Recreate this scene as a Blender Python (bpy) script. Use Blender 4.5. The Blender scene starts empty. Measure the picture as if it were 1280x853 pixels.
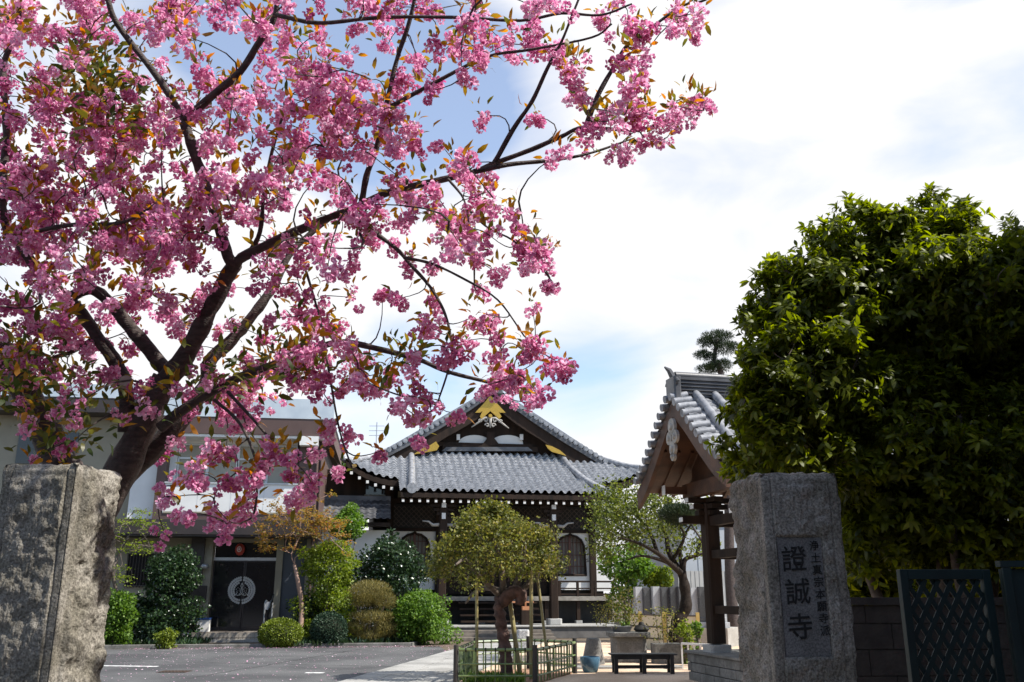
import bpy, math, random
import numpy as np
from mathutils import Vector, Matrix, noise
R = math.radians; PI = math.pi
scene = bpy.context.scene
col = scene.collection
# ---------------- camera ----------------
PW, PH, FPX = 1280.0, 853.0, 1107.0
PITCH = R(15.8); EYE = 1.6
cam = bpy.data.cameras.new('camera'); camo = bpy.data.objects.new('camera', cam); col.objects.link(camo)
camo.location = (0, 0, EYE); camo.rotation_euler = (R(90) + PITCH, 0, 0)
cam.sensor_width = 36; cam.lens = FPX / PW * 36; cam.clip_end = 3000; cam.clip_start = 0.05
scene.camera = camo
# ---------------- light ----------------
TO_SUN = Vector((0.61, -0.15, 0.78)).normalized()
SUN_EL = math.asin(TO_SUN.z); SUN_AZ = math.atan2(TO_SUN.x, TO_SUN.y)
world = bpy.data.worlds.new("World"); scene.world = world; world.use_nodes = True
def build_world():
    nt = world.node_tree; N = nt.nodes; L = nt.links; N.clear()
    out = N.new('ShaderNodeOutputWorld'); bg = N.new('ShaderNodeBackground'); L.new(bg.outputs[0], out.inputs[0])
    sky = N.new('ShaderNodeTexSky'); sky.sky_type = 'NISHITA'; sky.sun_disc = False
    sky.sun_elevation = SUN_EL; sky.sun_rotation = SUN_AZ; sky.dust_density = 0.2; sky.ozone_density = 2.5
    tc = N.new('ShaderNodeTexCoord')
    mp = N.new('ShaderNodeMapping'); mp.inputs['Scale'].default_value = (1.0, 1.0, 2.2); mp.inputs['Location'].default_value = (3.1, 0.4, 0.0)
    L.new(tc.outputs['Generated'], mp.inputs[0])
    nz = N.new('ShaderNodeTexNoise'); nz.inputs['Scale'].default_value = 3.4; nz.inputs['Detail'].default_value = 7; nz.inputs['Roughness'].default_value = 0.5
    nz.inputs['Distortion'].default_value = 0.4
    L.new(mp.outputs[0], nz.inputs['Vector'])
    def M(op, a, b=None, clamp=False):
        m = N.new('ShaderNodeMath'); m.operation = op; m.use_clamp = clamp
        for i, v in enumerate((a, b)):
            if v is None: continue
            if isinstance(v, (int, float)): m.inputs[i].default_value = v
            else: L.new(v, m.inputs[i])
        return m.outputs[0]
    dotn = lambda d: (lambda n: (L.new(tc.outputs['Generated'], n.inputs[0]), setattr(n.inputs[1], 'default_value', d), n.outputs['Value'])[2])(N.new('ShaderNodeVectorMath'))
    def dot(d):
        n = N.new('ShaderNodeVectorMath'); n.operation = 'DOT_PRODUCT'; L.new(tc.outputs['Generated'], n.inputs[0]); n.inputs[1].default_value = d; return n.outputs['Value']
    cov = M('ADD', M('MULTIPLY', M('SUBTRACT', nz.outputs['Fac'], 0.5), 1.5), M('MULTIPLY', dot((0, 0.97, 0.24)), 0.62))       # the cloud bank lies to the north
    def gap(d, cosr, amt):                                                       # clear gaps between the clouds
        g = M('DIVIDE', M('SUBTRACT', dot(Vector(d).normalized()), cosr), 1 - cosr)
        return M('MULTIPLY', M('MAXIMUM', g, 0.0), amt)
    for d, r, a in GAPS: cov = M('SUBTRACT', cov, gap(d, math.cos(R(r)), a))
    mask = M('ADD', M('MULTIPLY', M('MULTIPLY', M('SUBTRACT', cov, CLO), 2.6, True), 0.8), 0.2)
    cc = N.new('ShaderNodeRGB'); cc.outputs[0].default_value = (1.0, 1.0, 1.02, 1)
    s1 = N.new('ShaderNodeVectorMath'); s1.operation = 'SCALE'; L.new(sky.outputs[0], s1.inputs[0]); s1.inputs['Scale'].default_value = SKY_STR / BG_STR
    s2 = N.new('ShaderNodeVectorMath'); s2.operation = 'SCALE'; L.new(cc.outputs[0], s2.inputs[0]); s2.inputs['Scale'].default_value = CLOUD / BG_STR
    mx = N.new('ShaderNodeMix'); mx.data_type = 'RGBA'; L.new(mask, mx.inputs[0]); L.new(s1.outputs[0], mx.inputs[6]); L.new(s2.outputs[0], mx.inputs[7])
    L.new(mx.outputs[2], bg.inputs[0]); bg.inputs[1].default_value = BG_STR
def pdir(px, py):
    v = Vector(((px - PW / 2) / FPX, 1.0, -(py - PH / 2) / FPX)); c, s = math.cos(PITCH), math.sin(PITCH)
    return Vector((v.x, v.y * c - v.z * s, v.y * s + v.z * c)).normalized()
BG_STR = 0.1; SKY_STR = 0.15; CLOUD = 0.65; CLO = 0.06
GAPS = [(pdir(450, 90), 11, .66), (pdir(290, 0), 10, .62), (pdir(1270, 20), 11, .22), (pdir(720, 490), 6, .3), (pdir(640, 120), 6, .25), (pdir(500, 470), 6, .25), (pdir(60, 20), 8, .2)]
build_world()
sl = bpy.data.lights.new('sun', 'SUN'); sl.energy = 5.0; sl.angle = R(0.53); sl.color = (1.0, 0.955, 0.88)
so = bpy.data.objects.new('sun', sl); col.objects.link(so); so.rotation_euler = TO_SUN.to_track_quat('Z', 'Y').to_euler()
vs = scene.view_settings; vs.view_transform = 'Standard'; vs.look = 'None'; vs.gamma = 1; vs.use_curve_mapping = False; vs.exposure = 0.68
scene.render.resolution_x = 1024; scene.render.resolution_y = 682
scene.cycles.max_bounces = 6; scene.cycles.transparent_max_bounces = 8
# ---------------- placing helpers ----------------
def at(px, py, Y):
    d = pdir(px, py); return Vector((0, 0, EYE)) + d * (Y / d.y)
def ground(px, py, z=0.0):
    d = pdir(px, py); return Vector((0, 0, EYE)) + d * ((z - EYE) / d.z)
class Frame:
    def __init__(s, x, y, deg): s.o = Vector((x, y, 0)); s.a = R(deg); s.ux = Vector((math.cos(s.a), math.sin(s.a), 0)); s.uy = Vector((-math.sin(s.a), math.cos(s.a), 0))
    def hit(s, px, py, yl=0.0):      # local x, z where the sight line meets the frame's plane y = yl
        d = pdir(px, py); e = Vector((0, 0, EYE)); t = (yl - (e - s.o).dot(s.uy)) / d.dot(s.uy); p = e + d * t
        return (p - s.o).dot(s.ux), p.z
    def w(s, x, y, z=0): return s.o + s.ux * x + s.uy * y + Vector((0, 0, z))
# ---------------- materials ----------------
MATS = {}
def mat(name, c1, c2=None, rough=0.7, scale=6.0, bump=0.0, bscale=None, metal=0.0, stretch=(1, 1, 1), spec=0.5, detail=6, lo=.35, hi=.65):
    if name in MATS: return MATS[name]
    m = bpy.data.materials.new(name); m.use_nodes = True; nt = m.node_tree; N = nt.nodes; L = nt.links
    b = N['Principled BSDF']; b.inputs['Roughness'].default_value = rough; b.inputs['Metallic'].default_value = metal
    b.inputs['Specular IOR Level'].default_value = spec
    if c2 is None: c2 = tuple(v * 0.8 for v in c1)
    tc = N.new('ShaderNodeTexCoord'); mp = N.new('ShaderNodeMapping'); mp.inputs['Scale'].default_value = stretch; L.new(tc.outputs['Object'], mp.inputs[0])
    nz = N.new('ShaderNodeTexNoise'); nz.inputs['Scale'].default_value = scale; nz.inputs['Detail'].default_value = detail; L.new(mp.outputs[0], nz.inputs[0])
    rp = N.new('ShaderNodeValToRGB'); rp.color_ramp.elements[0].position = lo; rp.color_ramp.elements[1].position = hi
    rp.color_ramp.elements[0].color = (*c1, 1); rp.color_ramp.elements[1].color = (*c2, 1)
    L.new(nz.outputs['Fac'], rp.inputs[0]); L.new(rp.outputs[0], b.inputs['Base Color'])
    if bump:
        n2 = N.new('ShaderNodeTexNoise'); n2.inputs['Scale'].default_value = bscale or scale * 3; n2.inputs['Detail'].default_value = 5; L.new(mp.outputs[0], n2.inputs[0])
        bp = N.new('ShaderNodeBump'); bp.inputs['Strength'].default_value = bump; bp.inputs['Distance'].default_value = 0.02
        L.new(n2.outputs['Fac'], bp.inputs['Height']); L.new(bp.outputs[0], b.inputs['Normal'])
    MATS[name] = m; return m
def leafmat(name, stops, trans=0.45, rough=0.45, tmul=1.25, spec=0.4):
    if name in MATS: return MATS[name]
    m = bpy.data.materials.new(name); m.use_nodes = True; nt = m.node_tree; N = nt.nodes; L = nt.links
    b = N['Principled BSDF']; b.inputs['Roughness'].default_value = rough; b.inputs['Specular IOR Level'].default_value = spec
    at_ = N.new('ShaderNodeAttribute'); at_.attribute_name = 'tint'
    rp = N.new('ShaderNodeValToRGB'); els = rp.color_ramp.elements
    while len(els) < len(stops): els.new(0.5)
    for i, c in enumerate(stops): els[i].position = i / max(1, len(stops) - 1); els[i].color = (*c, 1)
    L.new(at_.outputs['Fac'], rp.inputs[0]); L.new(rp.outputs[0], b.inputs['Base Color'])
    tr = N.new('ShaderNodeBsdfTranslucent'); hs = N.new('ShaderNodeHueSaturation'); hs.inputs['Value'].default_value = tmul; hs.inputs['Saturation'].default_value = 1.1
    L.new(rp.outputs[0], hs.inputs['Color']); L.new(hs.outputs[0], tr.inputs[0])
    mx = N.new('ShaderNodeMixShader'); mx.inputs[0].default_value = trans
    L.new(b.outputs[0], mx.inputs[1]); L.new(tr.outputs[0], mx.inputs[2]); L.new(mx.outputs[0], N['Material Output'].inputs[0])
    MATS[name] = m; return m
# ---------------- mesh helpers ----------------
class MB:
    def __init__(s): s.v = []; s.f = []
    def add(s, vs, fs):
        o = len(s.v); s.v += [tuple(v) for v in vs]; s.f += [tuple(i + o for i in f) for f in fs]
    def box(s, x0, x1, y0, y1, z0, z1):
        s.add([(x0, y0, z0), (x1, y0, z0), (x1, y1, z0), (x0, y1, z0), (x0, y0, z1), (x1, y0, z1), (x1, y1, z1), (x0, y1, z1)],
              [(0, 3, 2, 1), (4, 5, 6, 7), (0, 1, 5, 4), (1, 2, 6, 5), (2, 3, 7, 6), (3, 0, 4, 7)]); return s
    def cbox(s, c, d, b=0.0):      # centred box, with its vertical edges chamfered by b
        x, y, z = c; a, e, h = d[0] / 2, d[1] / 2, d[2] / 2
        if b <= 0: return s.box(x - a, x + a, y - e, y + e, z - h, z + h)
        P = [(-a + b, -e), (a - b, -e), (a, -e + b), (a, e - b), (a - b, e), (-a + b, e), (-a, e - b), (-a, -e + b)]
        s.add([(x + p, y + q, z + k) for k in (-h, h) for p, q in P], [tuple(range(7, -1, -1)), tuple(range(8, 16))] + [(i, (i + 1) % 8, 8 + (i + 1) % 8, 8 + i) for i in range(8)]); return s
    def bar(s, p, q, w, h):        # box-section bar between two points
        p, q = Vector(p), Vector(q); t = (q - p).normalized(); u = t.cross(Vector((0, 0, 1)))
        if u.length < 1e-3: u = Vector((1, 0, 0))
        u.normalize(); n = u.cross(t)
        s.add([c + u * a * w / 2 + n * b * h / 2 for c in (p, q) for a, b in ((-1, -1), (1, -1), (1, 1), (-1, 1))],
              [(0, 1, 2, 3), (7, 6, 5, 4), (0, 4, 5, 1), (1, 5, 6, 2), (2, 6, 7, 3), (3, 7, 4, 0)]); return s
    def tube(s, pts, rad, n=8, cap=True):
        pts = [Vector(p) for p in pts]; m = len(pts)
        if not hasattr(rad, '__len__'): rad = [rad] * m
        t0 = (pts[1] - pts[0]).normalized(); u = t0.orthogonal().normalized(); o = len(s.v)
        for i, p in enumerate(pts):
            t = (pts[min(i + 1, m - 1)] - pts[max(i - 1, 0)])
            t = t.normalized() if t.length > 1e-9 else t0
            u = (u - t * u.dot(t)); u = u.normalized() if u.length > 1e-6 else t.orthogonal().normalized(); w = t.cross(u)
            for k in range(n):
                a = 2 * PI * k / n; s.v.append(tuple(p + (u * math.cos(a) + w * math.sin(a)) * rad[i]))
        for i in range(m - 1):
            for k in range(n):
                a = o + i * n + k; b = o + i * n + (k + 1) % n; s.f.append((a, b, b + n, a + n))
        if cap: s.f.append(tuple(o + k for k in range(n - 1, -1, -1))); s.f.append(tuple(o + (m - 1) * n + k for k in range(n)))
        return s
    def lathe(s, prof, c=(0, 0, 0), n=24):
        o = len(s.v)
        for r, z in prof:
            for k in range(n): a = 2 * PI * k / n; s.v.append((c[0] + r * math.cos(a), c[1] + r * math.sin(a), c[2] + z))
        for i in range(len(prof) - 1):
            for k in range(n): a = o + i * n + k; b = o + i * n + (k + 1) % n; s.f.append((a, b, b + n, a + n))
        return s
    def prism(s, poly, y0, y1):    # polygon in local x,z extruded from y0 to y1
        n = len(poly); s.add([(x, y0, z) for x, z in poly] + [(x, y1, z) for x, z in poly],
              [tuple(range(n)), tuple(range(2 * n - 1, n - 1, -1))] + [((i + 1) % n, i, i + n, (i + 1) % n + n) for i in range(n)]); return s
    def plan(s, poly, z0, z1):     # polygon in x,y extruded up
        n = len(poly); s.add([(x, y, z0) for x, y in poly] + [(x, y, z1) for x, y in poly],
              [tuple(range(n - 1, -1, -1)), tuple(range(n, 2 * n))] + [(i, (i + 1) % n, (i + 1) % n + n, i + n) for i in range(n)]); return s
    def strip(s, A, B, C=None, D=None):   # sheet between two rows of points, closed into a slab if C, D (lower rows) given
        n = len(A); o = len(s.v)
        rows = [A, B] + ([D, C, A] if C else [])
        for r in rows[:4] if C else rows: s.v += [tuple(p) for p in r]
        K = 4 if C else 2
        for r in range(K if C else 1):
            r2 = (r + 1) % K
            for i in range(n - 1): s.f.append((o + r * n + i, o + r * n + i + 1, o + r2 * n + i + 1, o + r2 * n + i))
        if C: s.f.append((o, o + n, o + 2 * n, o + 3 * n)); s.f.append((o + n - 1, o + 4 * n - 1, o + 3 * n - 1, o + 2 * n - 1))
        return s
    def build(s, name, m, parent=None, loc=(0, 0, 0), smooth=False, bevel=0, label=None, rz=0):
        me = bpy.data.meshes.new(name); me.from_pydata(s.v, [], s.f); me.validate(); me.update()
        o = bpy.data.objects.new(name, me); col.objects.link(o); o.location = loc; o.rotation_euler.z = rz
        if m: me.materials.append(m)
        if parent: o.parent = parent
        if smooth: me.polygons.foreach_set('use_smooth', [True] * len(me.polygons))
        if smooth == 'auto':
            me.set_sharp_from_angle(angle=R(40))
        if bevel:
            b = o.modifiers.new('bevel', 'BEVEL'); b.width = bevel; b.segments = 2; b.limit_method = 'ANGLE'
        if label: o['label'] = label
        return o
def tag(o, label=None, cat=None, group=None, kind=None):
    if label: o['label'] = label
    if cat: o['category'] = cat
    if group: o['group'] = group
    if kind: o['kind'] = kind
    return o
def thing(name, label, cat, loc=(0, 0, 0), rz=0, group=None):
    o = bpy.data.objects.new(name, None); col.objects.link(o); o.location = loc; o.rotation_euler.z = rz; o.empty_display_size = 0.2
    return tag(o, label, cat, group)
def copy_tree(o, parent=None):
    c = o.copy(); col.objects.link(c)
    if parent: c.parent = parent
    for ch in [x for x in bpy.data.objects if x.parent == o]: copy_tree(ch, c)
    return c
def npmesh(name, V, F, m, parent=None, tint=None, loc=(0, 0, 0)):
    me = bpy.data.meshes.new(name); V = np.asarray(V, np.float32); F = np.asarray(F, np.int32); k = F.shape[1]
    me.vertices.add(len(V)); me.vertices.foreach_set('co', V.ravel()); me.loops.add(F.size); me.loops.foreach_set('vertex_index', F.ravel())
    me.polygons.add(len(F)); me.polygons.foreach_set('loop_start', np.arange(0, F.size, k, dtype=np.int32))
    me.update(calc_edges=True)
    if tint is not None:
        a = me.attributes.new('tint', 'FLOAT', 'POINT'); a.data.foreach_set('value', np.asarray(tint, np.float32))
    me.materials.append(m); o = bpy.data.objects.new(name, me); col.objects.link(o); o.location = loc
    if parent: o.parent = parent
    return o
def nrm(a): return a / (np.linalg.norm(a, axis=1, keepdims=True) + 1e-9)
def leaf_geo(P, D, Nn, size, asp=0.45, fold=0.15, droop=0.15, rng=None, wide=0.5):
    n = len(P); D = nrm(D); S = nrm(np.cross(D, Nn)); Nn = nrm(np.cross(S, D)); s = (size * rng.uniform(.65, 1.25, n))[:, None]
    b = P; mid = P + D * s * wide; l = mid + S * s * asp + Nn * s * fold; r = mid - S * s * asp + Nn * s * fold
    t = P + D * s - Nn * s * droop
    V = np.stack([b, l, t, r, mid], 1).reshape(-1, 3); i = (np.arange(n) * 5)[:, None]
    F = np.concatenate([i + [0, 4, 1], i + [1, 4, 2], i + [0, 3, 4], i + [3, 2, 4]], 0)
    return V, F
def leaf6(P, D, Nn, size, asp, droop, rng):      # oval leaf, arched along its length
    n = len(P); D = nrm(D); S = nrm(np.cross(D, Nn)); Nn = nrm(np.cross(S, D)); s = (size * rng.uniform(.7, 1.2, n))[:, None]
    c1 = P + D * s * .3 + Nn * s * .05; c2 = P + D * s * .68 - Nn * s * droop * .25; t = P + D * s - Nn * s * droop
    V = np.stack([P, c1 + S * s * asp * .9 + Nn * s * .04, c2 + S * s * asp * .8, t, c2 - S * s * asp * .8, c1 - S * s * asp * .9 + Nn * s * .04], 1).reshape(-1, 3); i = (np.arange(n) * 6)[:, None]
    return V, np.concatenate([i + [0, 5, 1], i + [1, 5, 4], i + [1, 4, 2], i + [2, 4, 3]], 0)
def blob_pts(rng, blobs, n, shell=0.5, cut=True):
    B = np.array(blobs, float); c = B[:, :3]; r = B[:, 3:6] if B.shape[1] >= 6 else np.repeat(B[:, 3:4], 3, 1)
    w = (r.prod(1)) ** (2 / 3); k = rng.choice(len(B), n, p=w / w.sum()); d = nrm(rng.normal(size=(n, 3)))
    q = (1 - shell * rng.random(n) ** 1.4)[:, None]; P = c[k] + d * q * r[k]
    return P, nrm(d / r[k])
def sub_blobs(rng, c, r, n, rs, flat=1.0, bottom=-0.6, inner=0.75):
    out = []; r = np.array(r if hasattr(r, '__len__') else (r, r, r), float)
    while len(out) < n:
        d = rng.normal(size=3); d /= np.linalg.norm(d)
        if d[2] < bottom: continue
        q = inner * (0.55 + 0.45 * rng.random()) ; s = rs * rng.uniform(.65, 1.3)
        out.append((*(np.array(c) + d * r * q), s, s, s * flat))
    return out
def foliage(name, rng, blobs, n, size, m, parent, shell=.5, asp=.42, up=.5, out=.7, rnd=.8, fold=.12, droop=.15, hang=0.0, name_tint=(0, 1)):
    P, O = blob_pts(rng, blobs, n, shell); z = np.array([0, 0, 1.0])
    D = nrm(O * out + rng.normal(size=(n, 3)) * rnd * .6 + z * (up * .4 - hang)); Nn = nrm(O * .5 + z * .8 + rng.normal(size=(n, 3)) * .45)
    V, F = leaf_geo(P, D, Nn, size, asp, fold, droop, rng)
    t = np.clip(rng.normal(.5, .22, n), 0, 1); t = name_tint[0] + (name_tint[1] - name_tint[0]) * t
    return npmesh(name, V, F, m, parent, np.repeat(t, 5))
def bez(a, c, b, k): return [a * (1 - t) ** 2 + c * 2 * t * (1 - t) + b * t * t for t in [i / k for i in range(1, k + 1)]]
def grow(mb, rng, roots, targets, r_tip=.004, r_base=.02, droop=0.0, n=5, k=4, grav=0.0):
    """roots: list of (point, dir). targets joined nearest first, each by a curved twig"""
    NP = [Vector(p) for p, d in roots]; ND = [Vector(d) for p, d in roots]; A = np.array([tuple(p) for p in NP]); G = np.zeros(len(A))
    T = [Vector(t) for t in targets]; TA = np.array([tuple(t) for t in T]); dm = np.full(len(T), 1e9)
    for i in range(len(T)): dm[i] = np.min(((A - TA[i]) ** 2).sum(1))
    for i in np.argsort(dm):
        t = TA[i]; dd = np.sqrt(((A - t) ** 2).sum(1)) + 0.25 * G; j = int(np.argmin(dd)); p = Vector(A[j]); L = (T[i] - p).length
        if L < 0.02: continue
        jit = Vector(rng.normal(size=3)) * L * .12; c = p + ND[j] * L * .45 + jit + Vector((0, 0, grav * L))
        pts = [p] + bez(p, c, T[i], k); rb = min(r_base, r_tip + L * .012)
        mb.tube(pts, [rb + (r_tip - rb) * q / k for q in range(k + 1)], n, cap=False)
        A = np.vstack([A, [tuple(q) for q in pts[1:]]]); G = np.concatenate([G, G[j] + np.linspace(.1, 1, k) * L])
        for q in range(1, k + 1): ND.append((pts[q] - pts[q - 1]).normalized())
def crom(pts, sub=5):
    P = [np.array(p, float) for p in pts]; P = [2 * P[0] - P[1]] + P + [2 * P[-1] - P[-2]]; out = []
    for i in range(1, len(P) - 2):
        for s in range(sub):
            t = s / sub; a, b, c, d = P[i - 1:i + 3]
            out.append(.5 * ((2 * b) + (-a + c) * t + (2 * a - 5 * b + 4 * c - d) * t * t + (-a + 3 * b - 3 * c + d) * t ** 3))
    out.append(P[-2]); return out
def interp(xs, ys, x): return float(np.interp(x, xs, ys))
def smoothf(xs, ys):
    xs = np.array(xs, float); ys = np.array(ys, float); X = np.linspace(xs[0], xs[-1], 200); Y = np.interp(X, xs, ys)
    k = np.hanning(31); k /= k.sum(); Yp = np.concatenate([2 * Y[0] - Y[15:0:-1], Y, 2 * Y[-1] - Y[-2:-17:-1]]); Ys = np.convolve(Yp, k, 'valid')
    return lambda x: float(np.interp(x, X, Ys))
# ---------------- setting ----------------
def speckle(name, base, spots, scale, amt, rough=.9, bump=.3, patch=None):
    if name in MATS: return MATS[name]
    m = bpy.data.materials.new(name); m.use_nodes = True; nt = m.node_tree; N = nt.nodes; L = nt.links; b = N['Principled BSDF']; b.inputs['Roughness'].default_value = rough
    tc = N.new('ShaderNodeTexCoord'); v = N.new('ShaderNodeTexNoise'); v.inputs['Scale'].default_value = scale; v.inputs['Detail'].default_value = 3; v.inputs['Roughness'].default_value = .7
    L.new(tc.outputs['Object'], v.inputs[0])
    r = N.new('ShaderNodeValToRGB'); e = r.color_ramp.elements; e[0].position = .5 - amt; e[0].color = (*base, 1); e[1].position = .5 + amt; e[1].color = (*spots, 1); L.new(v.outputs['Fac'], r.inputs[0])
    big = N.new('ShaderNodeTexNoise'); big.inputs['Scale'].default_value = patch[0] if patch else .6; big.inputs['Detail'].default_value = 5; L.new(tc.outputs['Object'], big.inputs[0])
    rb = N.new('ShaderNodeValToRGB'); f = rb.color_ramp.elements; lo = patch[1] if patch else (.8, .8, .8); f[0].position = .4; f[0].color = (*lo, 1); f[1].position = .6; f[1].color = (1, 1, 1, 1); L.new(big.outputs['Fac'], rb.inputs[0])
    mx = N.new('ShaderNodeMix'); mx.data_type = 'RGBA'; mx.blend_type = 'MULTIPLY'; mx.inputs[0].default_value = 1; L.new(r.outputs[0], mx.inputs[6]); L.new(rb.outputs[0], mx.inputs[7]); L.new(mx.outputs[2], b.inputs['Base Color'])
    bp = N.new('ShaderNodeBump'); bp.inputs['Strength'].default_value = bump; bp.inputs['Distance'].default_value = .01; L.new(v.outputs['Fac'], bp.inputs['Height']); L.new(bp.outputs[0], b.inputs['Normal'])
    MATS[name] = m; return m
M_asph = speckle('asphalt', (.03, .03, .032), (.15, .15, .15), 55, .16, .88, .6, (.45, (.52, .52, .54)))
M_soil = speckle('soil', (.06, .045, .03), (.16, .12, .08), 25, .2)
M_sand = speckle('sandy gravel', (.5, .36, .25), (.74, .58, .43), 45, .15, .95, .6, (.8, (.78, .74, .7)))
M_slab = speckle('paving stone', (.24, .235, .22), (.42, .41, .385), 30, .2, .85, .2, (1.2, (.7, .7, .7)))
M_conc = speckle('concrete', (.3, .29, .27), (.42, .41, .38), 18, .2, .85, .2, (1.5, (.75, .73, .7)))
M_stone_d = speckle('weathered grey stone', (.13, .125, .115), (.25, .24, .22), 30, .2, .9, .4, (2.5, (.6, .6, .58)))
def sheet(name, poly, z, m, kind='structure'):
    mb = MB(); mb.add([(x, y, z) for x, y in poly], [tuple(range(len(poly)))]); return tag(mb.build(name, m), kind=kind)
g = MB(); g.add([(-600, -300, -.012), (600, -300, -.012), (600, 900, -.012), (-600, 900, -.012)], [(0, 1, 2, 3)]); tag(g.build('ground', M_soil), kind='structure')
sheet('road', [(-40, -9), (40, -9), (40, 2.6), (-40, 2.6)], -.004, M_asph)
def gp(px, py): p = ground(px, py); return (p.x, p.y)
sheet('asphalt_yard', [(-24, 2.6), (-.2, 2.6), (-.2, 12), (-1.2, 19), (-1.15, 22.5), (-2.2, 28.3), (-24, 25.2)], 0.0, M_asph)
# the gravel court to the right of the paved path, a shallow uneven sheet
def rough_sheet(name, x0, x1, y0, y1, z, amp, m, cell=.25):
    nx = int((x1 - x0) / cell) + 1; ny = int((y1 - y0) / cell) + 1; V = []; F = []
    for j in range(ny):
        for i in range(nx):
            x = x0 + (x1 - x0) * i / (nx - 1); y = y0 + (y1 - y0) * j / (ny - 1); V.append((x, y, z + amp * noise.noise(Vector((x * 1.3, y * 1.3, 3)))))
    for j in range(ny - 1):
        for i in range(nx - 1): a = j * nx + i; F.append((a, a + 1, a + nx + 1, a + nx))
    mb = MB(); mb.v = V; mb.f = F; return tag(mb.build(name, m, smooth=True), kind='structure')
rough_sheet('gravel_court', -1.2, 9.5, 2.6, 31.0, .006, .012, M_sand)
# paved stone path across the yard towards the temple steps
def path():
    mb = MB(); rng = random.Random(4)
    A, B = Vector((-3.35, 16.0)), Vector((-.95, 31.2)); ax = (B - A).normalized(); nx = Vector((ax.y, -ax.x)); Lh = (B - A).length; v = 0
    while v < Lh:
        d = rng.uniform(.75, 1.1); u = 0
        while u < 2.1:
            w = min(rng.uniform(.5, .9), 2.1 - u)
            P = [A + ax * (v + a) + nx * (u + b) for a, b in ((.012, .012), (.012, w - .012), (d - .012, w - .012), (d - .012, .012))]
            h = .026 + rng.uniform(0, .004); mb.plan([(p.x, p.y) for p in P], -.01, h); u += w
        v += d
    return tag(mb.build('stone_path', M_slab), kind='structure')
path()
k = MB()
for a, b in ((( -24, 25.6), (-3.1, 28.55)), ((-3.1, 28.55), (-2.9, 31.0))): k.bar((*a, .03), (*b, .03), .14, .14)
tag(k.build('kerb', M_stone_d, bevel=.012), kind='structure')
sheet('planting_bed', [(-24, 25.65), (-3.15, 28.6), (-2.95, 36), (-24, 36)], .03, M_soil)
# painted bay marks on the asphalt
pm = MB()
for a, b in (((118, 833), (195, 834)), ((380, 842), (404, 842))):
    p, q = ground(*a), ground(*b); pm.add([(p.x, p.y, .004), (q.x, q.y, .004), (q.x, q.y + .22, .004), (p.x, p.y + .22, .004)], [(0, 1, 2, 3)])
tag(pm.build('road_marking', mat('worn white paint', (.7, .7, .68), (.3, .3, .3), .8, 9)), kind='structure')
M_dummy = None
cr = MB(); rc = random.Random(8)
for a, b in (((-9.5, 22.5), (-2.2, 20.8)), ((-6.2, 18), (-4.4, 27)), ((-12, 24.2), (-6, 25.6))):
    p = Vector(a); n = 40
    for i in range(n):
        q_ = Vector(a).lerp(Vector(b), (i + 1) / n) + Vector((rc.uniform(-.06, .06), rc.uniform(-.06, .06))); d = (q_ - p).normalized(); w = Vector((-d.y, d.x)) * rc.uniform(.008, .02)
        cr.add([(p.x + w.x, p.y + w.y, .003), (p.x - w.x, p.y - w.y, .003), (q_.x - w.x, q_.y - w.y, .003), (q_.x + w.x, q_.y + w.y, .003)], [(0, 1, 2, 3)]); p = q_
tag(cr.build('asphalt_crack', mat('tar filled crack', (.02, .02, .02), (.03, .03, .03), .7)), kind='structure')
p = ground(218, 840); dl = thing('drain_cover', 'dark iron drain cover set in the asphalt near the white mark', 'drain cover', (p.x, p.y, 0)); MB().box(-.3, .3, -.22, .22, -.05, .008).build('frame', mat('rusty iron', (.05, .035, .028), (.09, .06, .045), .7, 20, metal=.4), dl)
gr_ = MB(); [gr_.box(-.26 + .07 * i, -.22 + .07 * i, -.18, .18, .009, .016) for i in range(8)]; gr_.build('grate', mat('rusty iron', (.05, .035, .028)), dl)
# ---------------- common materials ----------------
M_wood = mat('dark timber', (.015, .0095, .0065), (.034, .02, .013), .7, 4, .3, 30, stretch=(1, 1, .15), spec=.2)
M_brown = mat('warm timber', (.045, .019, .01), (.1, .044, .022), .55, 3, .25, 30, stretch=(.3, 1, 1))
M_plas = mat('white plaster', (.74, .73, .7), (.66, .65, .62), .8, 1.5, .05)
M_cream = mat('cream render', (.3, .27, .2), (.25, .225, .17), .85, 1.2, .1)
M_tile = mat('silver roof tile', (.11, .115, .125), (.36, .365, .38), .26, 7.5, .1, 40, lo=.25, hi=.72, spec=.6)
M_tiled = mat('dull roof tile', (.06, .06, .064), (.12, .12, .125), .42, 2.5, .08, 40)
M_gold = mat('gilded metal', (.6, .38, .07), (.42, .25, .04), .35, 40, .3, 90, metal=.6)
M_silv = mat('carved grey wood', (.4, .37, .33), (.28, .26, .23), .7, 9, .3)
M_cr = None
M_stone = speckle('pale stone', (.3, .29, .27), (.46, .45, .42), 40, .2, .85, .3)
M_dark = mat('dark interior', (.012, .011, .01), (.02, .018, .016), .8)  # near-black, also stands in for unlit space behind doors and under the floor
M_glass = mat('dark glass', (.014, .014, .016), (.02, .02, .022), .08, 1, spec=.6)
M_rail = mat('grey metal', (.45, .46, .47), (.38, .39, .4), .4, 3, metal=.5)
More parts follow.
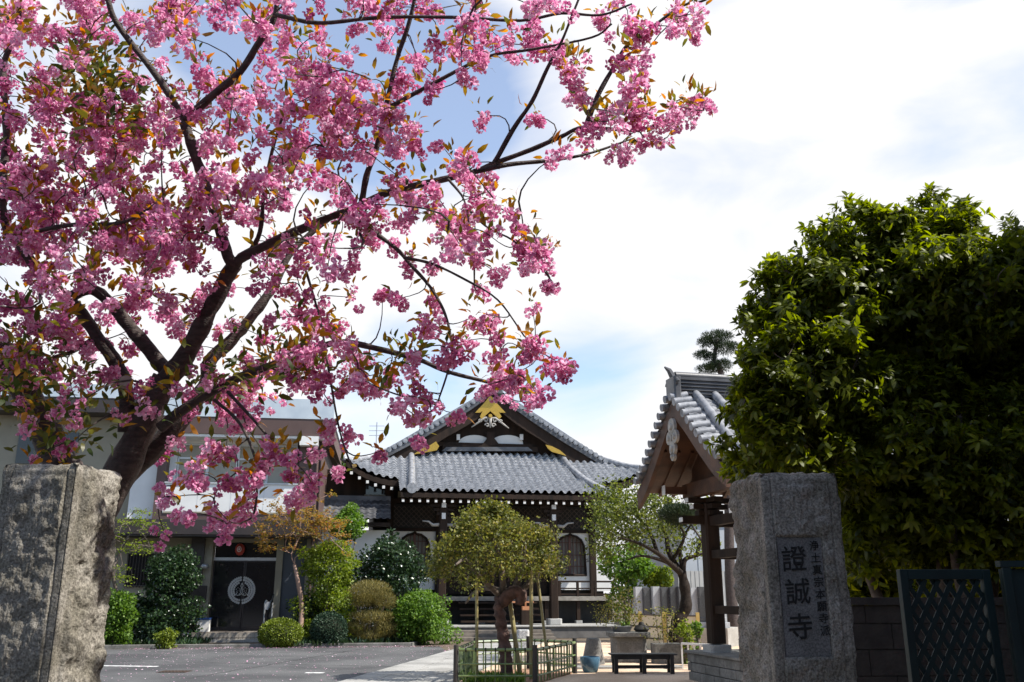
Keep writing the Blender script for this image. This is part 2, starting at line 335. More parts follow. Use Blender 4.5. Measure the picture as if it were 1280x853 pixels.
# ---------------- temple hall ----------------
TF = Frame(-.56, 36.0, 10); 
temple = thing('temple_hall', 'dark timber temple hall with a curved silver tiled roof and gold gable ornaments', 'temple', (*TF.o[:2], 0), TF.a)
hx = smoothf([-.4, 0, .8, 1.6, 2.8, 4.2, 5.2, 6.2], [10.15, 10.1, 9.4, 8.85, 8.1, 7.3, 6.72, 6.12])
HX = lambda x: hx(abs(x)) if abs(x) > .25 else hx(.25) + (.25 - abs(x)) * .9
zf = smoothf([-3.2, -2.5, -1, .5, 1.7, 2.2], [4.88, 5.12, 5.74, 6.48, 7.22, 7.55])
XW, XC = 6.1, 4.05          # half widths: whole eave, projecting front slope
YW, YC, YG, YB = -1.05, -2.5, 1.15, 12.0
def upturn(x, y): return .42 * max(0, (abs(x) - 3.6) / (XW - 3.6)) ** 2.6 * max(0, 1 - (y - YW) / 4.5) ** 1.5
def x_at(z):   # |x| where the main slope reaches z
    lo, hi = .25, XW
    for _ in range(24):
        m = (lo + hi) / 2
        if hx(m) > z: lo = m
        else: hi = m
    return lo
def y_at(z):
    lo, hi = -3, 2.1
    for _ in range(24):
        m = (lo + hi) / 2
        if zf(m) < z: lo = m
        else: hi = m
    return lo
def tiled(mb, U, V0, V1, fn, ncol, rows, amp=.04, step=.035, sub=6, us=None):
    """wavy pan tiles in stepped courses. fn(u, v) -> point; V0(u), V1(u) clamp v; rows: v of the course boundaries, top to bottom"""
    us = [U[0] + (U[1] - U[0]) * i / (ncol * sub) for i in range(ncol * sub + 1)]; o = len(mb.v); nv = 0; grid = []
    prof = [0, .15, .8, 1, .8, .15]
    seq = []
    for r in range(len(rows) - 1): seq += [(rows[r], 0.0), (rows[r] * .5 + rows[r + 1] * .5, .5), (rows[r + 1], 1.0)]
    for v, f in seq:
        for i, u in enumerate(us):
            a, b = V0(u), V1(u); lo, hi = min(a, b), max(a, b); vv = min(max(v, lo), hi)
            p = Vector(fn(u, vv)); p.z += amp * prof[i % sub] + step * f; mb.v.append(tuple(p))
    w = len(us)
    for j in range(len(seq) - 1):
        for i in range(w - 1):
            a = o + j * w + i; q = (a, a + 1, a + w + 1, a + w)
            if (Vector(mb.v[q[0]]) - Vector(mb.v[q[3]])).length + (Vector(mb.v[q[1]]) - Vector(mb.v[q[2]])).length > .012: mb.f.append(q)
def temple_roof():
    T = .3
    c = MB(); n = int((1.75 - YC) / .26); rows = [1.75 - (1.75 - YC) * i / n for i in range(n + 1)]
    tiled(c, (-XC, XC), lambda u: YC, lambda u: min(1.75, y_at(hx(max(.26, abs(u))))), lambda u, v: (u, v, zf(v)), 26, rows, amp=.12, step=.055)
    roof = c.build('front_roof_slope', M_tile, temple, smooth='auto')
    w = MB(); n = 12; rows = [1.75 - (1.75 - YW) * i / n for i in range(n + 1)]
    for s in (-1, 1):
        w = MB(); tiled(w, (XC, XW) if s > 0 else (-XW, -XC), lambda u: YW, lambda u: min(1.7, y_at(hx(abs(u)))), lambda u, v: (u, v, zf(v) + upturn(u, v) + .34 * ((abs(u) - XC) / (XW - XC)) ** 2 * max(0, min(1, 1 - (v - YW) / 1.2))), 7, rows, amp=.09, step=.05); w.build('wing_roof_slope', M_tile, temple, smooth='auto')
    for s in (-1, 1):
        m = MB(); n = 26; rows = [.25 + (XW - .25) * i / n for i in range(n + 1)]
        tiled(m, (YW, YB), lambda u: .25 if u >= YG else min(XW, x_at(zf(u))), lambda u: XW,
              lambda u, v, s=s: (s * v, u, hx(v) + upturn(v, u)), 44, rows, amp=.05, step=.05)
        m.build('side_roof_slope', M_tile, temple, smooth='auto')
    # thick dark eave under the tiles
    e = MB()
    def slab(xs, ys, f, t, mb):
        A = [(x, y, f(x, y) - .02) for x, y in zip(xs, ys[0])]; B = [(x, y, f(x, y) - .02) for x, y in zip(xs, ys[1])]
        mb.strip(A, B, [(x, y, z - t) for x, y, z in A], [(x, y, z - t) for x, y, z in B])
    ff = lambda x, y: zf(y) - .03
    n = 24
    ylist = [YC + .03 + (1.6 - YC) * i / n for i in range(n + 1)]
    A = [(-XC + .04, y, zf(y) - .03) for y in ylist]; B = [(XC - .04, y, zf(y) - .03) for y in ylist]
    e.strip(A, B, [(x, y, z - .16) for x, y, z in A], [(x, y, z - .16) for x, y, z in B])
    for s in (-1, 1):
        xl = [XC - .2 + (XW - XC + .17) * i / 14 for i in range(15)]
        A = [(s * x, YW + .03, zf(YW) + upturn(x, YW) + .34 * max(0, (x - XC) / (XW - XC)) ** 2 - .03) for x in xl]; B = [(s * x, 2.2, min(zf(2.2), hx(x)) - .05) for x in xl]
        e.strip(A, B, [(x, y, z - .2) for x, y, z in A], [(x, y, z - .2) for x, y, z in B])
        yl = [YW + .03 + (YB - YW) * i / 30 for i in range(31)]
        A = [(s * (XW - .03), y, hx(XW) + upturn(XW, y) - .04) for y in yl]; B = [(s * (3.9 if y > 1.5 else min(XW - .03, max(3.9, x_at(zf(y))))), y, (hx(5.0) - .3 if y > 1.5 else zf(y) + upturn(XW, y) * .9 - .12)) for y in yl]
        e.strip(A, B, [(x, y, z - .2) for x, y, z in A], [(x, y, z - .2) for x, y, z in B])
    e.build('eave', M_wood, temple)
    # rafters with white-painted ends
    for i in range(27):
        x = -XC + .12 + (2 * XC - .24) * i / 26; a = (x, YC - .02, zf(YC) - .3); b = (x, YC + 2.6, zf(YC + 2.6) - .32)
        r = MB().bar(a, b, .09, .1).build('rafter', M_wood, temple)
        MB().box(x - .045, x + .045, YC - .032, YC - .021, a[2] - .055, a[2] + .05).build('rafter_cap', M_plas, r)
    for s in (-1, 1):
        for i in range(6):
            x = s * (XC + .25 + .31 * i); z = zf(YW) + upturn(x, YW) + .34 * ((abs(x) - XC) / (XW - XC)) ** 2 - .33
            r = MB().bar((x, YW - .0, z), (x, YW + 2.0, z + .5), .09, .1).build('rafter', M_wood, temple)
            MB().box(x - .05, x + .05, YW - .012, YW - .001, z - .06, z + .05).build('rafter_cap', M_plas, r)
    # gable verge: overhanging edge with round tile ends
    for s in (-1, 1):
        v = MB(); xs = [.0 + 4.75 * i / 30 for i in range(31)]
        A = [(s * x, YG - .12, HX(x) - .05) for x in xs]; B = [(s * x, YG + .3, HX(x) - .05) for x in xs]
        v.strip(A, B, [(x, y, z - .2) for x, y, z in A], [(x, y, z - .2) for x, y, z in B]); v.build('verge', M_tiled, temple)
        t = 0; x = .28
        while x < 4.85:
            p = Vector((s * x, YG - .16, HX(x) + .03)); d = MB()
            d.tube([p, p + Vector((0, .5, 0))], .105, 14); d.tube([p + Vector((0, -.012, 0)), p + Vector((0, .004, 0))], [.06, .06], 12)
            d.build('verge_tile', M_tile, temple, smooth='auto'); x += .27 * math.cos(math.atan(.75))
        for yy, rr, hh in ((YG + .62, .13, .1), (YG + 1.02, .1, .07)):   # ridges running down beside the verge
            rp = [(s * q, yy, HX(q) + hh) for q in [.2 + 4.5 * i / 24 for i in range(25)]]
            MB().tube(rp, rr, 10).build('descending_ridge', M_tile, temple, smooth=True)
        b = MB(); xs = [.02 + 4.5 * i / 30 for i in range(31)]      # bargeboard
        top = [HX(x) - .26 for x in xs]; bot = [HX(x) - .26 - .5 - .06 * abs(x - 2) for x in xs]
        A = [(s * x, YG - .02, z) for x, z in zip(xs, top)]; B = [(s * x, YG - .02, z) for x, z in zip(xs, bot)]
        b.strip(A, B, [(x, y + .1, z) for x, y, z in A], [(x, y + .1, z) for x, y, z in B]); b.build('bargeboard', M_wood, temple)
        c2 = MB(); rp = []                                            # hip ridge from the gable foot to the corner
        for i in range(20):
            x = 4.35 + (XW - 4.35 + .12) * i / 19; xx = min(x, XW); y = max(YW, y_at(hx(xx))); rp.append((s * x, y - (.1 if i == 19 else 0), hx(xx) + upturn(xx, y) + .1 + (.08 if i == 19 else 0)))
        c2.tube(rp, .12, 10); c2.build('corner_ridge', M_tile, temple, smooth=True)
    for sgn, (xa, xb) in ((-1, (-3.45, -3.62)), (1, (3.0, 3.85))):
        pts = [(xa + (xb - xa) * (i / 14) ** 1.6, 1.5 + (YC + .05 - 1.5) * i / 14, zf(1.5 + (YC + .05 - 1.5) * i / 14) + .13) for i in range(15)]
        o = MB().tube(pts, .13, 12); e_ = pts[-1]; o.tube([(e_[0], e_[1] - .08, e_[2] + .0), (e_[0], e_[1] + .1, e_[2])], .19, 14)
        o.build('slope_ridge', M_tile, temple, smooth='auto')
    # gable wall and its white panels
    gw = MB(); xs = [-4.3 + 8.6 * i / 40 for i in range(41)]
    gw.prism([(x, min(HX(x) - .1, 11)) for x in xs] + [(4.3, 6.9), (-4.3, 6.9)], 1.75, 1.95); gw.build('gable_wall', M_wood, temple)
    def G(px, py, y=1.6): return TF.hit(px, py, y)
    def plate(pts, y, t, m, name, par=temple): 
        return MB().prism([G(px, py, y) for px, py in pts], y, y + t).build(name, m, par)
    beam = MB(); x0, z0 = G(553, 562); x1, z1 = G(672, 563)
    beam.box(x0, x1, 1.5, 1.74, z0 - .02, z0 + .2); beam.box(G(560, 0)[0], G(662, 0)[0], 1.55, 1.74, G(0, 543)[1], G(0, 543)[1] + .18); beam.build('gable_beam', M_wood, temple)
    for cx, w, h in ((593, 20, 12), (634, 20, 12)):
        pts = [(cx - w, 556)] + [(cx + w * math.cos(a), 556 - h * math.sin(a) ** .8) for a in [PI - PI * i / 12 for i in range(1, 12)]] + [(cx + w, 556)]
        plate(pts[::-1], 1.69, .05, M_plas, 'gable_panel')
    plate([(608, 540), (619, 540), (618, 548), (625, 557), (602, 557), (609, 548)][::-1], 1.5, .15, M_wood, 'frog_leg_strut')
    for a in (573, 652): plate([(a - 2, 543), (a + 2, 543), (a + 2, 550), (a - 2, 550)][::-1], 1.53, .1, M_plas, 'beam_cap')
    plate([(552, 564), (666, 564), (660, 559), (558, 559)], 1.45, .08, M_tiled, 'gable_sill')
    y = YG - .1
    top = plate([(613, 494), (620, 503), (632, 516), (625, 516), (623, 514), (627, 521), (624, 524), (613, 514), (602, 524), (600, 521), (603, 514), (600, 516), (594, 516), (606, 503)][::-1], y, .06, M_gold, 'gable_crest')
    x, z = G(613, 520, y - .06); MB().tube([(x, y - .1, z), (x, y + .02, z)], [.075, .1], 14).build('boss', M_gold, top, smooth='auto')
    plate([(545, 552), (549, 558), (546, 563), (526, 567), (517, 568), (528, 561), (537, 557)], y, .05, M_gold, 'corner_mount')
    plate([(682, 556), (685, 561), (690, 565), (708, 570), (700, 563), (690, 558)][::-1], y, .05, M_gold, 'corner_mount')
    # carved pendant under the crest: scrolls
    cv = MB(); cx, cz = G(613, 526, y)
    for s in (-1, 1):
        for (dx, dz, r, turns) in ((.2, .02, .12, 1.3), (.13, -.2, .1, 1.2), (.42, -.02, .08, 1.1)):
            pts = [(cx + s * (dx + r * (1 - i / 30) * math.cos(i / 30 * turns * 2 * PI)), y + .02, cz + dz + r * (1 - i / 30) * math.sin(i / 30 * turns * 2 * PI)) for i in range(26)]
            cv.tube(pts, .032, 6)
        cv.tube([(cx, y + .02, cz + .1), (cx + s * .22, y + .02, cz + .12), (cx + s * .55, y + .03, cz - .12), (cx + s * .8, y + .04, cz - .3)], [.05, .05, .04, .02], 6)
    cv.tube([(cx, y + .02, cz + .15), (cx, y + .02, cz - .3)], [.08, .03], 8); cv.build('pendant_carving', M_silv, temple, smooth=True)
    # main ridge with end ornament
    rd = MB(); rd.box(-.16, .16, YG - .1, 10.5, 9.82, 10.14)
    for q in range(3): rd.box(-.2, .2, YG - .14, 10.5, 9.9 + q * .08, 9.925 + q * .08)
    rd.tube([(0, YG - .16, 10.22), (0, 10.5, 10.22)], .11, 10); rd.build('main_ridge', M_tiled, temple, smooth='auto')
    og = MB(); og.prism([(-.3, 9.72), (.3, 9.72), (.26, 10.02), (.16, 10.24), (-.16, 10.24), (-.26, 10.02)], YG - .3, YG - .12)
    og.tube([(.0 + .13 * math.cos(a) * (1 - a / 14), YG - .2, 10.36 + .13 * math.sin(a) * (1 - a / 14)) for a in [i * .3 - 1.4 for i in range(24)]], .045, 7)
    og.build('ridge_end_tile', M_tiled, temple, smooth='auto')
temple_roof()
def temple_body():
    T = lambda px, py, y: TF.hit(px, py, y)
    YWALL = .9; ZV = 1.42; ZG = 3.95; Z1 = 5.6
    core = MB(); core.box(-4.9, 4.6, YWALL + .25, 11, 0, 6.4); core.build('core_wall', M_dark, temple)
    # white plaster wall panels left and right of the doors, with bell-shaped windows cut into them
    for wx, (xa, xb) in (((518, 685), (484, 546)), ((713, 693), (694, 739))):
        xa, xb = T(xa, 690, YWALL)[0], T(xb, 690, YWALL)[0]; cx, cz = T(*wx, YWALL); cz = 3.05; hw, hh = .62, .8
        op = [(cx - hw * 1.06, cz - hh), (cx - hw * .97, cz), (cx - hw * .93, cz + hh * .45), (cx - hw * .75, cz + hh * .75), (cx - hw * .42, cz + hh * .93), (cx - hw * .14, cz + hh * .97), (cx, cz + hh * 1.06)]
        op = op + [(2 * cx - x, z) for x, z in op[-2::-1]]
        wl = MB(); outer = [(xa, ZV + .25), (xa, 3.99), (cx, 3.99), (xb, 3.99), (xb, ZV + .25)]
        # wall built as two halves round the opening
        n = len(op); h = n // 2
        left = [(xa, ZV + .25), (xa, 3.99), (cx, 3.99)] + op[h::-1] + [(op[0][0], ZV + .25)]; right = [(xb, ZV + .25), (op[-1][0], ZV + .25)] + op[:h - 1:-1] + [(cx, 3.99), (xb, 3.99)]
        wl.prism(left[::-1], YWALL, YWALL + .1); wl.prism(right[::-1], YWALL, YWALL + .1); wl.box(op[0][0] + .001, op[-1][0] - .001, YWALL + .001, YWALL + .1, ZV + .25, cz - hh)
        wl.build('plaster_wall', M_plas, temple)
        fr = MB(); fr.tube([(x, YWALL - .02, z) for x, z in op] + [(op[0][0], YWALL - .02, op[0][1])], .05, 6)
        f = fr.build('bell_window', M_wood, temple)
        b = MB()
        for i in range(1, 8): x = cx - hw + 2 * hw * i / 8; b.box(x - .014, x + .014, YWALL + .1, YWALL + .125, cz - hh, cz + hh * .9)
        for q in (-.45, .0, .5): b.box(cx - hw, cx + hw, YWALL + .095, YWALL + .13, cz + q - .015, cz + q + .015)
        b.box(cx - .05, cx + .05, YWALL + .09, YWALL + .14, cz - hh, cz + hh); b.build('lattice', mat('red brown timber', (.07, .03, .022), (.11, .045, .03), .6), f)
        MB().box(cx - hw, cx + hw, YWALL + .16, YWALL + .18, cz - hh, cz + hh).build('pane', mat('paper screen', (.2, .19, .17), (.16, .15, .14), .9), f)
        if wx[0] > 600:
            br = MB()
            for dx, dz, ang in ((.24, .0, .5), (.26, -.16, -.4), (.23, -.28, .3)): br.bar((xb - dx, YWALL - .004, cz + dz), (xb - dx + .12, YWALL - .004, cz + dz + .12 * math.tan(ang)), .004, .025)
            br.build('wall_mark', M_wood, temple)
    # side bay at the right, white wall beyond the corner post
    xr0 = T(739, 690, YWALL)[0]; xr1 = T(766, 690, YWALL)[0] + .1
    MB().box(xr0, xr1, YWALL + .02, YWALL + .12, ZV + .2, 4.35).build('plaster_wall', M_plas, temple)
    # upper dark lattice band
    for xa, xb in ((486, 546), (557, 686), (697, 740)):
        xa, xb = T(xa, 645, YWALL)[0], T(xb, 645, YWALL)[0]
        MB().box(xa, xb, YWALL - .02, YWALL + .1, 4.0, 5.0).build('transom_panel', M_dark, temple)
        l = MB(); z0, z1 = 4.12, 4.92; d = -1.0
        while xa + d < xb:
            for sg in (1, -1):
                p = (xa + d, z0) if sg > 0 else (xa + d, z1); q = (xa + d + .8, z1) if sg > 0 else (xa + d + .8, z0)
                t0 = max(0, (xa - p[0]) / .8); t1 = min(1, (xb - p[0]) / .8)
                if t1 - t0 > .05: l.bar((p[0] + .8 * t0, YWALL - .04, p[1] + (q[1] - p[1]) * t0), (p[0] + .8 * t1, YWALL - .04, p[1] + (q[1] - p[1]) * t1), .02, .022)
            d += .2
        l.build('transom_lattice', mat('lattice timber', (.05, .032, .022), (.075, .05, .035), .6), temple)
        MB().box(xa, xb, YWALL - .08, YWALL + .1, 3.99 - .06, 4.06).build('lower_beam', M_wood, temple)
    MB().box(T(486, 640, .85)[0], T(740, 640, .85)[0], .72, .9, 5.03, 5.22).build('head_beam', M_wood, temple)
    for xa, xb in ((497, 545), (560, 682), (698, 736)):
        xa, xb = T(xa, 630, .95)[0], T(xb, 630, .95)[0]; MB().box(xa, xb, .86, 1.1, 5.25, 5.5).build('plaster_strip', M_cream, temple)
    for px in (486, 548, 692, 740):
        x = T(px, 690, .9)[0]; MB().box(x - .13, x + .13, .74, 1.0, .55, 5.7).build('wall_post', M_wood, temple)
    # central doors behind the tree
    for i in range(4):
        a = T(559, 700, 1.0)[0]; b = T(684, 700, 1.0)[0]; w = (b - a) / 4; x = a + w * i
        d = MB(); d.box(x + .02, x + w - .02, .96, 1.02, 1.5, 3.85).build('sliding_door', M_wood, temple)
        l = MB()
        for j in range(1, 7): l.box(x + w * j / 7 - .012, x + w * j / 7 + .012, .93, .955, 2.0, 3.75)
        for j in range(6): l.box(x + .06, x + w - .06, .925, .95, 2.0 + .3 * j, 2.02 + .3 * j)
        ob = l.build('door_lattice', mat('red brown timber', (.07, .03, .022)), temple)
    # porch posts on stone bases, brackets and tie beam
    for px in (553, 692):
        x = T(px, 700, -2.0)[0]
        MB().cbox((x, -1.95, 2.7), (.3, .3, 4.1), .03).build('porch_post', M_wood, temple)
        MB().cbox((x, -1.95, .53), (.52, .52, .22), .06).build('post_base', M_stone, temple, bevel=.02)
        bk = MB()
        for dz, w in ((4.35, .5), (4.5, .75), (4.65, 1.0)): bk.box(x - w / 2, x + w / 2, -2.06, -1.84, dz, dz + .1)
        b = bk.build('bracket', M_wood, temple)
        for dx in (0,): 
            MB().box(x - .08, x + .08, -2.2, -2.061, 4.62, 4.78).build('bracket_cap', M_plas, b); MB().box(x - .07, x + .07, -2.18, -2.062, 4.2, 4.42).build('bracket_cap', M_plas, b)
        # curved white-tipped nose beam
        for s in (-1, 1):
            MB().tube([(x + s * .15, -2.0, 4.0), (x + s * .4, -2.05, 3.98), (x + s * .55, -2.1, 4.1), (x + s * .78, -2.12, 4.12)], [.07, .06, .035, .02], 7).build('nose_carving', M_silv, temple, smooth=True)
    a, b = T(553, 700, -2)[0], T(692, 700, -2)[0]
    MB().box(a + .15, b - .15, -2.05, -1.87, 4.0, 4.28).build('tie_beam', M_wood, temple)
    # verandah with railing; dark underfloor between stub posts
    xa, xb = T(470, 745, -.3)[0], T(768, 745, -.3)[0]
    MB().box(xa, xb, -.45, .9, ZV - .16, ZV).build('verandah', mat('weathered boards', (.2, .18, .15), (.3, .27, .23), .7, 5, .2, 30, stretch=(1, .1, 1)), temple)
    rx0, rx1 = T(698, 735, -.4)[0], T(768, 735, -.4)[0]
    for z, t in ((1.98, .07), (1.72, .05), (1.5, .06)): MB().box(rx0, rx1, -.42, -.35, z - t / 2, z + t / 2).build('railing_bar', M_wood, temple)
    for i in range(4): x = rx0 + .05 + (rx1 - rx0 - .1) * i / 3; MB().box(x - .045, x + .045, -.44, -.33, ZV, 1.99).build('railing_post', M_wood, temple)
    for i in range(8):
        x = xa + .2 + (xb - xa - .4) * i / 7
        MB().box(x - .07, x + .07, -.35, -.2, .5, ZV - .16).build('floor_post', M_wood, temple); MB().cbox((x, -.27, .46), (.26, .26, .12), .02).build('footing', M_stone, temple)
    MB().box(xa + .1, xb - .1, .1, .2, .4, ZV - .16).build('underfloor_shade', M_dark, temple)  # near-black sheet in place of the shade under the verandah
    # stone platform, front steps, wooden stair
    px0, px1 = T(557, 790, -3)[0], T(770, 790, -3)[0]
    MB().box(px0 - 3.2, px1 + .15, -3.0, 11.2, 0, .38).build('platform', mat('dark stone', (.1, .095, .09), (.16, .15, .14), .8, 3, .2), temple)
    MB().box(px0 - 3.25, px1 + .2, -3.05, -.6, .385, .42).build('platform_slab', M_slab, temple)
    for i in range(3): MB().box(px0 + .1, T(690, 795, -3.6)[0], -4.3 + .4 * i, -3.06, .1 * i + .003 * i, .1 * i + .1).build('stone_step', mat('worn dark step', (.12, .1, .08), (.2, .17, .14), .75, 5), temple)
    MB().cbox((px0 - .15, -3.9, .28), (.34, .34, .56), .03).build('step_end_stone', M_stone, temple)
    a, b = T(575, 770, -1.2)[0], T(675, 770, -1.2)[0]
    for i in range(4): MB().box(a, b, -1.6 + .3 * i, -1.3 + .3 * i, .5 + .22 * i, .56 + .22 * i).build('stair_tread', M_wood, temple)
temple_body()
# offering bench with a small red wooden box
def offering():
    x, z = TF.hit(657, 768, -1.9); p = TF.w(x, -1.9)
    t = thing('offering_stand', 'small orange wooden stand with a crossbar in front of the temple doors', 'stand', (p.x, p.y, .42), TF.a)
    m = mat('orange wood', (.5, .22, .1), (.4, .17, .08), .6, 5)
    MB().box(-.14, .14, -.12, .12, .52, .66).build('box', m, t); MB().box(-.03, .03, -.03, .03, .66, .9).build('upright', m, t)
    MB().box(-.62, .28, -.16, -.1, .78, .84).build('crossbar', m, t); MB().box(-.18, .18, -.15, .15, 0, .52).build('base', M_wood, t)
offering()
# ---------------- corridor building between house and temple ----------------
def corridor():
    f = Frame(-7.1, 33.6, 9); X = lambda px, py, y=0: f.hit(px, py, y)
    t = thing('corridor_wing', 'low passage building with dark tiled roof and pale wall left of the temple', 'building', (*f.o[:2], 0), f.a)
    x0, x1 = X(398, 650)[0], X(488, 650)[0]
    MB().box(x0, x1, .3, 3.0, 0, X(440, 662)[1]).build('wall', M_plas, t)
    z0, z1 = X(440, 650, -.4)[1], X(440, 625, 1.0)[1]
    r = MB(); n = 5; rows = [i / n for i in range(n + 1)]
    tiled(r, (x0, x1), lambda u: 0, lambda u: 1, lambda u, v: (u, 1.0 - 1.5 * v, z1 + (z0 - z1) * v - .1 * math.sin(PI * v)), 11, rows); rf = r.build('roof', M_tiled, t, smooth='auto')
    MB().box(x0, x1, .95, 1.15, z1 - .05, z1 + .16).build('ridge', M_tiled, rf); MB().box(x0, x1, -.35, .4, z0 - .2, z0 - .08).build('eave', M_wood, t)
    MB().box(x0, x1, 1.3, 2.8, z1 - .6, z1 + 1.2).build('rear_wall', M_wood, t)
    a, za = X(458, 600, 1.25); b, zb = X(480, 622, 1.25); MB().box(a - .05, b + .05, 1.2, 1.28, zb - .05, zb + .1).build('window_sill', M_cream, t); MB().box(a, b, 1.24, 1.29, zb + .1, za).build('window', M_glass, t)
corridor()
# ---------------- two-storey house at left ----------------
HF = Frame(-8.9, 31.0, 8)
M_hb = mat('brown cladding', (.085, .05, .042), (.1, .06, .05), .6, 2, .05)
M_hbd = mat('dark brown fascia', (.03, .022, .02), (.04, .03, .026), .5, 2)
M_blue = mat('pale blue roof edge', (.5, .56, .6), (.42, .48, .53), .5, 2)
M_alu = mat('aluminium', (.6, .6, .58), (.5, .5, .5), .35, 3, metal=.3)
def house():
    H = lambda px, py, y=0: HF.hit(px, py, y)
    t = thing('temple_office', 'two-storey house with white upper wall, brown columns and a dark porch behind the cherry tree', 'house', (*HF.o[:2], 0), HF.a)
    xr, xl = H(400, 600)[0], H(196, 600)[0]; XL = -9.5
    z_par_t, z_par_b = H(300, 606)[1], H(300, 643)[1]; z_can_t, z_can_b = H(300, 650, -.9)[1], H(300, 669, -.9)[1]
    MB().box(xl, xr, .5, 7, 3.4, H(300, 530, .5)[1]).build('upper_wall', M_hb, t)
    MB().box(XL, xl - .0, .45, 7, 0, H(120, 512, .5)[1]).build('left_wall', M_cream, t)
    MB().box(xl + .32, H(371, 620)[0], -.12, .3, z_par_b, z_par_t).build('balcony_parapet', M_plas, t)
    MB().box(H(165, 600, .3)[0], xl - .05, .2, .44, z_par_b - .3, z_par_t + 1.0).build('side_wall', M_plas, t)
    MB().box(xl, xl + .3, -.1, .5, z_par_b, H(200, 550)[1]).build('column', M_hb, t)
    MB().box(H(373, 600)[0], xr, -.1, .5, z_par_b, H(390, 550)[1]).build('column', M_hb, t)
    MB().box(xl, xr, -.1, .5, z_par_b - .22, z_par_b - .005).build('floor_band', M_hb, t)
    for i in range(1, 4): x = xl + .32 + (H(371, 620)[0] - xl - .32) * i / 4; MB().box(x - .006, x + .006, -.124, -.1205, z_par_b, z_par_t).build('panel_joint', M_alu, t)
    MB().box(xl + .3, H(371, 620)[0] + .02, -.16, .32, z_par_t + .002, z_par_t + .05).build('parapet_cap', M_alu, t); MB().box(xl + .34, H(371, 620)[0] - .02, -.128, -.121, z_par_b, z_par_b + .06).build('stained_edge', M_cream, t)
    # window band with four lights and transoms
    wx0, wx1 = H(222, 580, .4)[0], H(371, 580, .4)[0]; wz0, wz1 = z_par_t - .05, H(300, 556, .4)[1]
    wz = wz0 + (wz1 - wz0) * .66; n = 4
    MB().box(xl + .3, wx0 - .01, .3, .5, wz0, wz1 + .1).build('window_side_wall', M_plas, t)
    for i in range(n):
        a = wx0 + (wx1 - wx0) * i / n; b = wx0 + (wx1 - wx0) * (i + 1) / n
        w = MB()
        for x in (a, b - .05): w.box(x + .002, x + .048, .38, .46, wz0, wz1)
        for z in (wz0, wz - .04, wz1 - .06): w.box(a + .05, b - .05, .385, .455, z, z + .07)
        wo = w.build('window', M_alu, t)
        MB().box(a + .05, b - .05, .43, .44, wz0 + .06, wz1 - .05).build('blind', mat('beige blind', (.36, .34, .28), (.3, .285, .24), .9, 1), wo)
    MB().box(wx0, wx1, .3, .5, wz1 + .003, wz1 + .2).build('lintel', M_plas, t)
    # roof edge: brown fascia over a white soffit line, blue grey sheet metal above
    za, zb = H(300, 543, -.6)[1], H(300, 522, -.6)[1]; zc = H(300, 497, -.6)[1]
    MB().box(xl, xr + .35, -.6, 7.2, za, zb).build('roof_fascia', M_hb, t)
    MB().box(xl, xr + .3, -.55, .5, za - .1, za - .004).build('soffit', M_plas, t)
    MB().box(xl - .02, xr + .4, -.62, 7.3, zb + .003, zc).build('roof', M_blue, t)
    a, b = H(375, 548, -.62)[0], H(398, 548, -.62)[0]; MB().box(a, b, -.66, -.3, H(300, 555, -.62)[1], za - .02).build('roof_drain_box', M_plas, t)
    z0, z1 = H(100, 515, -.5)[1], H(100, 497, -.5)[1]; z2 = H(100, 480, -.5)[1]
    MB().box(XL, xl - .05, -.5, 7, z0, z1).build('roof_fascia', M_hbd, t); MB().box(XL, xl - .04, -.52, 7.1, z1 + .003, z2).build('roof', M_blue, t)
    a, b = H(20, 560, .3)[0], H(95, 560, .3)[0]; MB().box(a, b, .4, .449, H(50, 580, .4)[1], H(50, 540, .4)[1]).build('upper_window', M_glass, t)
    MB().tube([(xr - .12, -.18, 0.2), (xr - .12, -.18, za)], .05, 8).build('drainpipe', M_hb, t)
    MB().tube([(xr + .02, -.15, 0.2), (xr + .02, -.15, za)], .04, 8).build('drainpipe', M_hb, t)
    # porch canopy
    MB().box(XL, xr + .1, -.95, .5, z_can_b, z_can_t).build('canopy', M_hbd, t, bevel=.01)
    MB().box(XL, xr, -.9, .45, z_can_b - .05, z_can_b - .004).build('canopy_soffit', M_hbd, t)
    # ground floor
    gf = .32
    dx0, dx1 = H(264, 740, .6)[0], H(344, 740, .6)[0]; zd = H(300, 701, .6)[1]; zt = H(300, 688, .6)[1]
    MB().box(H(252, 740, .3)[0], dx0, .2, .7, gf, z_can_b - .05).build('door_jamb', M_cream, t)
    MB().box(dx1, dx1 + .22, .2, .7, gf, z_can_b - .05).build('door_jamb', M_cream, t)
    MB().box(dx0, dx1, .3, .7, zt + .25, z_can_b - .05).build('door_head_wall', M_cream, t)
    MB().box(H(158, 740, .4)[0] - 2, H(252, 740, .3)[0] - .45, .3, .449, 0, z_can_b - .05).build('lower_wall', M_cream, t)
    MB().box(H(252, 740, .3)[0] - .44, H(252, 740, .3)[0], .1, .4, 0, z_can_b - .05).build('porch_pillar', M_hbd, t)
    MB().box(dx1 + .22, dx1 + 1.0, .3, .5, 0, z_can_b - .05).build('shutter_panel', mat('blue grey shutter', (.05, .06, .075), (.06, .07, .085), .5, 2), t)
    MB().box(dx1 + 1.0, dx1 + 1.3, .2, .5, 0, z_can_b - .05).build('porch_pillar', M_cream, t)
    MB().box(dx1 + 1.3, xr, .35, .5, 0, z_can_b - .05).build('lower_wall', M_hbd, t)
    MB().box(dx0, dx1, .5, .62, zd, zd + .1).build('door_lintel', M_alu, t)
    MB().box(dx0 + .02, dx1 - .02, .6, .63, zd + .1, zt + .25).build('transom', M_glass, t)
